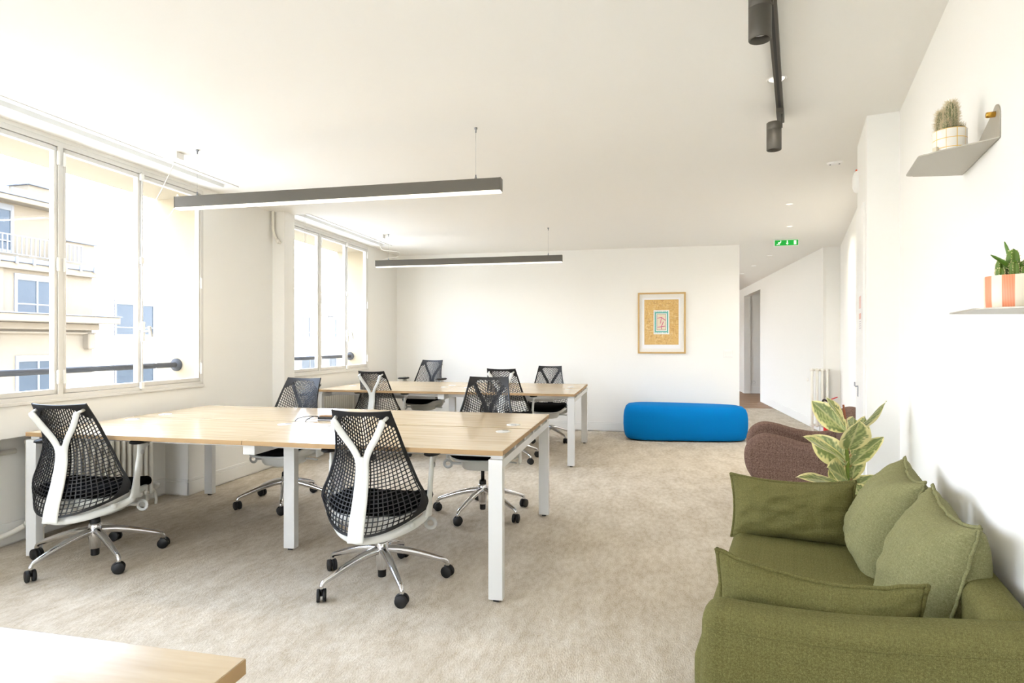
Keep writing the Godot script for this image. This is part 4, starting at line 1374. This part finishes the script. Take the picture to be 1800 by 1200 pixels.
# ------------------------------------------------------------------ ceiling fittings
func build_ceiling_fittings() -> void:
	pendant("nearer long bronze linear pendant lamp over the first bench desk", -1.975, -3.53, [Vector3(-1.20, 0.30, -0.03), Vector3(-1.21, 0.26, -0.03), Vector3(-1.28, 0.12, -0.02), Vector3(-1.36, -0.03, -0.01), Vector3(-1.33, -0.12, 0.0), Vector3(-1.24, -0.11, 0.0), Vector3(-1.16, -0.02, 0.0), Vector3(-1.145, 0.058, 0.0), Vector3(-1.13, 0.036, 0.0)])
	pendant("farther long bronze linear pendant lamp over the second bench desk", -2.03, -6.81, [Vector3(-1.10, 0.30, -0.01), Vector3(-1.10, 0.25, 0.0), Vector3(-1.06, 0.17, 0.02), Vector3(-0.95, 0.15, 0.03), Vector3(-0.84, 0.13, 0.02), Vector3(-0.86, 0.08, 0.0), Vector3(-1.0, 0.065, 0.0), Vector3(-1.09, 0.034, 0.0)])

	# track with two cylinder spots, parallel to the sofa wall
	var t := thing("track_light", "dark track with two cylinder spotlights on the ceiling", "track light", rp(0.1, 0.612, FLOOR_H), TURN)
	slab("rail", M.dark_metal, t, Vector3(-0.018, -0.036, 0.95), Vector3(0.018, 0.0, -0.90), 0.002)
	slab("conductor_gap", M.black, t, Vector3(-0.006, -0.037, 0.94), Vector3(0.006, -0.034, -0.80))
	slab("end_feed", M.dark_metal, t, Vector3(-0.019, -0.04, -0.78), Vector3(0.019, -0.001, -0.92), 0.003)
	for s in [[0.62, 0.33], [-0.72, -0.2]]:
		var g := Node3D.new()
		g.name = "spotlight"
		t.add_child(g, true)
		g.position = Vector3(-0.03, 0, s[0])
		slab("adapter", M.dark_metal, g, Vector3(0.012, -0.06, -0.05), Vector3(0.048, -0.034, 0.05), 0.003)
		slab("bracket", M.dark_metal, g, Vector3(0.036, -0.13, -0.012), Vector3(0.043, -0.05, 0.012), 0.002)
		part(lathe_mesh([Vector2(0, -0.098), Vector2(0.036, -0.098), Vector2(0.0385, -0.100), Vector2(0.0385, -0.140), Vector2(0.038, -0.1405), Vector2(0.0385, -0.141), Vector2(0.0385, -0.248), Vector2(0.037, -0.250), Vector2(0.033, -0.250), Vector2(0.030, -0.225)], 32), "barrel", M.dark_metal, g)
		part(lathe_mesh([Vector2(0.0, -0.222), Vector2(0.012, -0.221), Vector2(0.03, -0.224)], 24), "lens", M.led_off, g)

	# recessed round fittings
	for q in [[rp(0.468, 0.618, FLOOR_H), 0.045, "round white recessed downlight beside the ceiling track"], [Vector3(1.382, FLOOR_H, -6.117), 0.035, "small white recessed downlight midway between the alarm sounder and exit sign"], [Vector3(1.648, FLOOR_H, -7.295), 0.035, "small white recessed downlight just before the exit sign"], [Vector3(1.913, FLOOR_H, -9.72), 0.045, "first recessed downlight inside the corridor beyond the exit sign"], [Vector3(1.903, FLOOR_H, -10.98), 0.045, "second recessed downlight inside the corridor beyond the exit sign"], [Vector3(1.90, FLOOR_H, -12.22), 0.045, "last recessed downlight visible deep in the corridor"]]:
		var d := thing("downlight", q[2], "downlight", q[0], 0.0, "recessed ceiling downlights")
		part(lathe_mesh([Vector2(q[1] - 0.008, 0.0), Vector2(q[1] - 0.004, -0.004), Vector2(q[1], -0.004), Vector2(q[1] + 0.003, 0.0)], 28), "bezel", M.trim, d)
		part(lathe_mesh([Vector2(0, -0.0012), Vector2(q[1] - 0.008, -0.0012)], 28), "lens", M.led, d)
		var l := SpotLight3D.new()
		l.name = "downlight_beam"
		l.light_color = Color(1.0, 0.97, 0.92)
		l.light_energy = DOWNLIGHT_ENERGY if q[0].z < -9.0 else (ROOM_DOWNLIGHT_ENERGY if q[0].z < -5.0 else 0.7)
		l.light_size = 0.045
		l.spot_range = 12.0
		l.spot_attenuation = 2.0
		l.spot_angle = 86.0
		l.spot_angle_attenuation = 1.0
		l.shadow_enabled = true
		d.add_child(l)
		l.position = Vector3(0, -0.012, 0)
		l.rotation_degrees = Vector3(-90, 0, 0)
	var sm := thing("emergency_spots", "flat white oval emergency light with two tiny lamps on the ceiling", "emergency light", rp(2.165, 0.28, FLOOR_H), TURN)
	var st := tool()
	var rows := []
	for q in [[0.02, -0.014], [0.8, -0.014], [0.95, -0.010], [1.0, 0.0]]:
		rows.append(superring(0.055 * q[0], 0.03 * q[0], 0.8, q[1], 32, func(p): return p))
	grid(st, rows, true)
	part(done(st), "cover", M.trim, sm)
	for x in [-0.03, 0.03]:
		part(lathe_mesh([Vector2(0, -0.018), Vector2(0.005, -0.017), Vector2(0.006, -0.013)], 12), "tiny_lamp", M.dark_metal, sm, Vector3(x, 0, 0))

func pendant(label: String, x: float, z: float, cable: Array) -> void:
	var y := 2.222
	var t := thing("pendant_lamp", label, "pendant lamp", Vector3(x, y, z), 0.0, "linear pendant lamps over the desks")
	slab("housing", M.bronze, t, Vector3(-1.143, -0.034, -0.028), Vector3(1.143, 0.040, 0.028), 0.0015)
	slab("end_cap", M.bronze, t, Vector3(1.143, -0.036, -0.029), Vector3(1.147, 0.041, 0.029), 0.001)
	slab("end_cap", M.bronze, t, Vector3(-1.147, -0.036, -0.029), Vector3(-1.143, 0.041, 0.029), 0.001)
	slab("diffuser", M.led, t, Vector3(-1.143, -0.046, -0.025), Vector3(1.143, -0.034, 0.025), 0.002)
	for sx in [-0.985, 0.985]:
		part(tube_mesh([Vector3(sx, 0.04, 0), Vector3(sx, FLOOR_H - y - 0.01, 0)], 0.0011, 6), "suspension_wire", M.grey_plastic, t)
		part(lathe_mesh([Vector2(0, 0.03), Vector2(0.004, 0.03), Vector2(0.005, 0.015), Vector2(0.008, 0.012), Vector2(0.008, 0.0), Vector2(0, 0)], 14), "wire_grip", M.steel, t, Vector3(sx, 0.04, 0))
		part(lathe_mesh([Vector2(0, 0.0), Vector2(0.010, 0.0), Vector2(0.010, -0.008), Vector2(0.005, -0.012), Vector2(0.004, -0.03), Vector2(0, -0.03)], 14), "ceiling_anchor", M.steel, t, Vector3(sx, FLOOR_H - y, 0))
	var first: Vector3 = cable[0]
	part(rbox(Vector3(0.11, 0.045, 0.07), 0.004), "ceiling_box", M.trim, t, Vector3(first.x, FLOOR_H - y - 0.0225, first.z))
	part(tube_mesh(smooth_path(cable, 6), 0.0035, 8), "power_cable", M.cable_white, t)
	var a := AreaLight3D.new()
	a.name = "pendant_light"
	a.area_size = Vector2(2.28, 0.05)
	a.light_color = Color(1.0, 0.95, 0.87)
	a.light_energy = PENDANT_ENERGY
	a.area_range = 14.0
	a.area_attenuation = 2.0
	a.shadow_enabled = true
	t.add_child(a)
	a.position = Vector3(0, -0.05, 0)
	a.rotation_degrees = Vector3(-90, 0, 0)

const ROOM_DOWNLIGHT_ENERGY := 1.4
const DOWNLIGHT_ENERGY := 0.12
const PENDANT_ENERGY := 1.0

# ------------------------------------------------------------------ things on walls
func build_wall_things() -> void:
	# framed print
	var t := thing("framed_print", "oak-framed print with a gold field and teal-edged centre on back wall", "picture", Vector3(0.277, 1.528, -8.55))
	var W := 0.322
	var H := 0.423
	slab("frame_rail", M.frame_oak, t, Vector3(-W, H - 0.022, 0), Vector3(W, H, 0.025), 0.002)
	slab("frame_rail", M.frame_oak, t, Vector3(-W, -H, 0), Vector3(W, -H + 0.022, 0.025), 0.002)
	slab("frame_stile", M.frame_oak, t, Vector3(-W, -H + 0.022, 0), Vector3(-W + 0.022, H - 0.022, 0.025), 0.002)
	slab("frame_stile", M.frame_oak, t, Vector3(W - 0.022, -H + 0.022, 0), Vector3(W, H - 0.022, 0.025), 0.002)
	slab("mat_board", mat(Color(0.93, 0.92, 0.89), 0.9), t, Vector3(-W + 0.02, -H + 0.02, 0.002), Vector3(W - 0.02, H - 0.02, 0.010))
	slab("sheet", mat(Color(0.95, 0.95, 0.955), 0.9), t, Vector3(-0.262, -0.355, 0.010), Vector3(0.252, 0.350, 0.0115))
	var pm := PlaneMesh.new()
	pm.orientation = PlaneMesh.FACE_Z
	pm.size = Vector2(0.462, 0.625)
	part(pm, "print", print_material(), t, Vector3(-0.003, 0.012, 0.0125))
	slab("glazing", M.glass, t, Vector3(-W + 0.02, -H + 0.02, 0.017), Vector3(W - 0.02, H - 0.02, 0.019))

	light_switch("square white light switch on the back wall right of the print", Vector3(1.155, 1.105, -8.55), 0.0, 0.062)
	light_switch("square white light switch in the side room beyond the corridor", Vector3(2.70, 1.32, -15.58), 0.0, 0.075)
	var so := thing("wall_socket", "white wall socket low in the side room beyond the corridor", "socket", Vector3(2.70, 0.27, -15.58))
	slab("plate", M.trim, so, Vector3(-0.06, -0.06, 0), Vector3(0.06, 0.06, 0.012), 0.006)
	part(lathe_mesh([Vector2(0, 0.004), Vector2(0.028, 0.004), Vector2(0.032, 0.014), Vector2(0.036, 0.013)], 20), "socket_cup", M.grey_plastic, so, Vector3(0, 0, 0), Vector3(90, 0, 0))

	# exit sign
	var e := thing("exit_sign", "green running-man exit sign hanging at the corridor entrance", "exit sign", Vector3(1.815, 2.535, -8.22), -2.0)
	slab("housing", M.trim, e, Vector3(-0.148, -0.044, -0.02), Vector3(0.148, 0.045, 0.018), 0.006)
	var green := mat(Color(0.0, 0.62, 0.20), 0.4)
	green.emission_enabled = true
	green.emission = Color(0.0, 0.66, 0.20)
	green.emission_energy_multiplier = 0.35
	slab("sign_face", green, e, Vector3(-0.138, -0.036, 0.018), Vector3(0.138, 0.033, 0.0195))
	var white := mat(Color(0.97, 1.0, 0.97), 0.4)
	white.emission_enabled = true
	white.emission = Color(0.95, 1.0, 0.95)
	white.emission_energy_multiplier = 0.4
	var st := tool()
	tube(st, [Vector3(-0.078, 0.004, 0.021), Vector3(-0.092, -0.010, 0.021)], 0.0075, 8, 0.0012, Vector3(0, 0, 1))
	tube(st, [Vector3(-0.092, -0.010, 0.021), Vector3(-0.082, -0.026, 0.021)], 0.005, 8, 0.0012, Vector3(0, 0, 1))
	tube(st, [Vector3(-0.093, -0.010, 0.021), Vector3(-0.104, -0.021, 0.021), Vector3(-0.116, -0.021, 0.021)], 0.005, 8, 0.0012, Vector3(0, 0, 1))
	tube(st, [Vector3(-0.098, 0.007, 0.021), Vector3(-0.078, 0.005, 0.021), Vector3(-0.066, -0.004, 0.021)], 0.0035, 8, 0.0012, Vector3(0, 0, 1))
	tube(st, [Vector3(-0.078, 0.004, 0.021), Vector3(-0.062, 0.010, 0.021)], 0.0035, 8, 0.0012, Vector3(0, 0, 1))
	lathe(st, [Vector2(0, -0.001), Vector2(0.007, -0.001), Vector2(0.007, 0.001), Vector2(0, 0.001)], 14, Vector3(-0.068, 0.020, 0.021), Basis(Vector3.RIGHT, PI / 2))
	part(done(st), "running_figure", white, e)
	part(plate([Vector2(-0.006, 0.026), Vector2(0.006, 0.026), Vector2(0.006, -0.006), Vector2(0.016, -0.006), Vector2(0, -0.028), Vector2(-0.016, -0.006), Vector2(-0.006, -0.006)], 0.002), "arrow", white, e, Vector3(0.01, 0, 0.0205))
	slab("door_symbol", white, e, Vector3(0.088, -0.025, 0.0195), Vector3(0.116, 0.026, 0.0215))

	# door in the pier's side with its lever handle, a notice and an alarm sounder
	var d := setting("door_1", "white flush door in the pier")
	d.position = rp(1.56, 0.163, 0)
	d.rotation_degrees.y = TURN
	slab("door_leaf", M.trim, d, Vector3(-0.012, 0.01, 0.25), Vector3(0.001, 2.10, -0.24), 0.002)
	slab("handle_plate", M.steel, d, Vector3(-0.016, 0.92, -0.05), Vector3(-0.012, 0.99, -0.07), 0.002)
	var lever := part(tube_mesh([Vector3(-0.012, 0.985, -0.06), Vector3(-0.028, 0.985, -0.06), Vector3(-0.031, 0.988, -0.06), Vector3(-0.031, 1.012, -0.062)], 0.004, 10), "lever", M.steel, d)
	lever.set_meta("label", "brushed steel lever handle")
	var nt := thing("notice", "narrow pink and white notice stuck on the pier door", "notice", rp(1.46, 0.176, 1.455), TURN)
	slab("sheet", mat(Color(0.94, 0.93, 0.92), 0.8), nt, Vector3(-0.0015, -0.115, -0.07), Vector3(0, 0.10, 0.07))
	slab("pink_block", mat(Color(0.91, 0.78, 0.74), 0.8), nt, Vector3(-0.0022, 0.02, -0.06), Vector3(-0.0015, 0.095, 0.06))
	slab("pink_block", mat(Color(0.88, 0.71, 0.66), 0.8), nt, Vector3(-0.0022, -0.045, -0.06), Vector3(-0.0015, -0.01, 0.06))
	for k in 4:
		slab("text_line", mat(Color(0.66, 0.62, 0.62), 0.8), nt, Vector3(-0.002, -0.06 - k * 0.013, -0.05), Vector3(-0.0015, -0.063 - k * 0.013, 0.05))
	var al := thing("alarm_sounder", "white domed alarm sounder with an orange lamp high on the pier", "alarm", rp(1.78, 0.162, 2.33), TURN)
	st = tool()
	var rows := []
	for q in [[1.0, 0.0], [0.98, 0.012], [0.85, 0.024], [0.55, 0.032], [0.02, 0.034]]:
		var row := PackedVector3Array()
		for k in 28:
			var w := TAU * k / 28
			row.append(Vector3(-q[1], sin(w) * 0.075 * q[0], cos(w) * 0.05 * q[0]))
		rows.append(row)
	grid(st, rows, true)
	part(done(st), "dome", M.trim, al)
	part(lathe_mesh([Vector2(0, 0.012), Vector2(0.005, 0.010), Vector2(0.006, 0.0)], 12), "lamp_tip", mat(Color(0.93, 0.35, 0.13), 0.4), al, Vector3(-0.01, 0.072, 0))

	# bent white pipe by the pilaster, and the blind's bead chain in the far window
	var p := thing("heating_pipe", "short bent white pipe dropping from the ceiling at the pilaster", "pipe", Vector3(-3.62, FLOOR_H, -5.365))
	part(tube_mesh(smooth_path([Vector3(0, 0.01, 0), Vector3(0, -0.12, 0), Vector3(0.002, -0.18, 0), Vector3(0.02, -0.24, 0), Vector3(0.055, -0.30, 0.0), Vector3(0.062, -0.313, -0.03)], 5), 0.014, 12), "tube", M.radiator, p)
	part(lathe_mesh([Vector2(0.014, 0.02), Vector2(0.019, 0.02), Vector2(0.019, -0.02), Vector2(0.014, -0.02)], 14), "coupling", M.radiator, p, Vector3(0.055, -0.30, 0), Vector3(0, 0, 35))
	var b := thing("bead_chain", "thin white blind chain looping down in the far window", "blind chain", Vector3(-3.42, 0, -5.62))
	part(tube_mesh([Vector3(0, 2.66, 0.012), Vector3(0, 1.69, 0.013), Vector3(0, 1.67, 0.008), Vector3(0, 1.663, 0.0), Vector3(0, 1.67, -0.008), Vector3(0, 1.69, -0.013), Vector3(0, 2.66, -0.012)], 0.0018, 6), "chain", M.cable_white, b)

	# fire extinguisher half hidden by the plant
	var f := thing("fire_extinguisher", "red fire extinguisher with black hose standing by the corridor radiator", "extinguisher", Vector3(2.44, 0, -8.62))
	part(lathe_mesh([Vector2(0, 0), Vector2(0.072, 0), Vector2(0.075, 0.01), Vector2(0.075, 0.36), Vector2(0.06, 0.41), Vector2(0.025, 0.43), Vector2(0.02, 0.46), Vector2(0, 0.46)], 24), "cylinder", mat(Color(0.78, 0.06, 0.06), 0.3), f)
	slab("valve", M.steel, f, Vector3(-0.025, 0.455, -0.02), Vector3(0.025, 0.49, 0.02), 0.004)
	part(rbox(Vector3(0.10, 0.012, 0.02), 0.004), "grip", mat(Color(0.75, 0.05, 0.05), 0.4), f, Vector3(0.05, 0.52, 0), Vector3(0, 0, 22))
	part(tube_mesh(smooth_path([Vector3(-0.02, 0.475, 0.0), Vector3(-0.08, 0.50, 0.02), Vector3(-0.105, 0.42, 0.05), Vector3(-0.09, 0.25, 0.04)], 5), 0.012, 10), "hose", M.black, f)

func light_switch(label: String, at: Vector3, yaw: float, s: float) -> void:
	var t := thing("light_switch", label, "switch", at, yaw)
	slab("plate", M.trim, t, Vector3(-s, -s * 0.85, 0), Vector3(s, s * 0.85, 0.01), 0.004)
	slab("rocker", M.trim, t, Vector3(-s * 0.72, -s * 0.6, 0.009), Vector3(s * 0.72, s * 0.6, 0.014), 0.004)

func print_material() -> StandardMaterial3D:
	# gold field of small hand-drawn blocks round a teal-edged white card with pink strokes
	var w := 370
	var h := 500
	var rng := RandomNumberGenerator.new()
	rng.seed = 77
	var nz := FastNoiseLite.new()
	nz.seed = 5
	nz.frequency = 0.09
	var img := Image.create(w, h, false, Image.FORMAT_RGB8)
	for y in h:
		for x in w:
			var v := 0.5 + 0.5 * nz.get_noise_2d(x, y)
			img.set_pixel(x, y, Color(0.80, 0.62, 0.28).lerp(Color(0.90, 0.76, 0.46), v))
	for k in 420:
		var cx := rng.randi_range(4, w - 14)
		var cy := rng.randi_range(4, h - 14)
		var corner := (cx < 100 or cx > w - 110) and (cy < 110 or cy > h - 120)
		var c := Color(0.94, 0.86, 0.62) if rng.randf() < 0.5 else Color(0.68, 0.48, 0.18)
		if corner:
			img.fill_rect(Rect2i(cx, cy, rng.randi_range(4, 8), rng.randi_range(4, 8)), c)
		else:
			img.fill_rect(Rect2i(cx, cy, rng.randi_range(10, 46) if k % 2 == 0 else 3, 3 if k % 2 == 0 else rng.randi_range(10, 40)), c)
	img.fill_rect(Rect2i(100, 116, 170, 268), Color(0.96, 0.95, 0.95))
	img.fill_rect(Rect2i(112, 128, 146, 244), Color(0.22, 0.68, 0.62))
	for k in 9:
		img.fill_rect(Rect2i(118 + k * 15, 128, 7, 12), Color(0.96, 0.95, 0.95))
		img.fill_rect(Rect2i(118 + k * 15, 358, 7, 14), Color(0.96, 0.95, 0.95))
	img.fill_rect(Rect2i(126, 152, 118, 196), Color(0.96, 0.95, 0.95))
	img.fill_rect(Rect2i(134, 158, 102, 182), Color(0.66, 0.62, 0.55))
	img.fill_rect(Rect2i(140, 164, 90, 170), Color(0.90, 0.85, 0.74))
	for s in [[146, 206, 184, 196], [184, 196, 226, 228], [186, 200, 176, 262], [206, 246, 186, 298], [146, 306, 222, 294], [182, 300, 190, 326]]:
		for k in 40:
			var q := Vector2(s[0], s[1]).lerp(Vector2(s[2], s[3]), k / 39.0)
			img.fill_rect(Rect2i(int(q.x) - 3, int(q.y) - 3, 7, 7), Color(0.82, 0.36, 0.52))
	var m := mat(Color.WHITE, 0.8)
	m.albedo_texture = ImageTexture.create_from_image(img)
	return m

# ------------------------------------------------------------------ radiators
func section_mesh(h: float, deep: float, columns: int) -> ArrayMesh:
	var key := "sec%.3f%.3f%d" % [h, deep, columns]
	if cache.has(key):
		return cache[key]
	var st := tool()
	for k in columns:
		var x := lerpf(-deep / 2 + 0.018, deep / 2 - 0.018, float(k) / (columns - 1))
		tube(st, [Vector3(x, 0.02, 0), Vector3(x, 0.045, 0), Vector3(x, h - 0.045, 0), Vector3(x, h - 0.02, 0)], [0.010, 0.0165, 0.0165, 0.010], 10, [0.010, 0.0165, 0.0165, 0.010])
	for y in [0.03, h - 0.03]:
		tube(st, [Vector3(-deep / 2, y, 0), Vector3(-deep / 2 + 0.012, y, 0), Vector3(deep / 2 - 0.012, y, 0), Vector3(deep / 2, y, 0)], [0.014, 0.022, 0.022, 0.014], 10)
	cache[key] = done(st)
	return cache[key]

func radiator(label: String, at: Vector3, yaw: float, n: int, h: float, deep: float, columns: int, pitch: float) -> Node3D:
	var t := thing("radiator", label, "radiator", at, yaw)
	var m := section_mesh(h, deep, columns)
	for k in n:
		part(m, "section", M.radiator, t, Vector3(0, 0.09, (k - (n - 1) / 2.0) * pitch))
	for y in [0.12, 0.09 + h - 0.03]:
		part(tube_mesh([Vector3(0, y, -n * pitch / 2.0), Vector3(0, y, n * pitch / 2.0)], 0.017, 10), "header_pipe", M.radiator, t)
	for z in [-n * pitch / 2.0 + 0.04, n * pitch / 2.0 - 0.04]:
		slab("foot", M.radiator, t, Vector3(-0.04, 0, z - 0.012), Vector3(0.04, 0.13, z + 0.012), 0.004)
	return t

func build_radiators() -> void:
	var r := radiator("long cream column radiator in the recess under the near window", Vector3(-3.755, 0, -3.49), 0.0, 18, 0.575, 0.15, 4, 0.05)
	part(tube_mesh(smooth_path([Vector3(0, 0.12, -0.44), Vector3(0.02, 0.11, -0.49), Vector3(0.03, 0.05, -0.505), Vector3(0.03, 0.0, -0.505)], 4), 0.011, 10), "valve_pipe", M.radiator, r)
	part(lathe_mesh([Vector2(0, 0.02), Vector2(0.02, 0.018), Vector2(0.024, 0.0), Vector2(0.02, -0.02), Vector2(0, -0.022)], 16), "valve_knob", M.trim, r, Vector3(0.03, 0.14, -0.51))
	radiator("cream column radiator under the far window behind the second bench desk", Vector3(-3.755, 0, -6.55), 0.0, 28, 0.575, 0.15, 4, 0.05)
	var c := radiator("tall white column radiator at the corridor entrance", Vector3(2.40, 0, -8.93), 90.0 + TURN, 4, 0.82, 0.14, 3, 0.062)
	part(rbox(Vector3(0.05, 0.05, 0.03), 0.008), "thermostat", M.trim, c, Vector3(0.0, 0.75, -0.15))
	# supply pipes in the recess
	var p := thing("supply_pipe", "white heating pipe running low along the left wall", "pipe", Vector3(-3.83, 0.075, -2.05))
	part(tube_mesh([Vector3(0, 0, 0), Vector3(0, 0, -0.86), Vector3(0.02, 0.015, -0.92), Vector3(0.06, 0.045, -0.955)], 0.016, 10), "tube", M.radiator, p)
	var p2 := thing("upper_pipe", "white heating pipe in the recess under the near window", "pipe", Vector3(-3.845, 0.585, -2.06))
	part(tube_mesh([Vector3(0, 0, 0), Vector3(0, 0.0, -0.95)], 0.016, 10), "tube", M.radiator, p2)
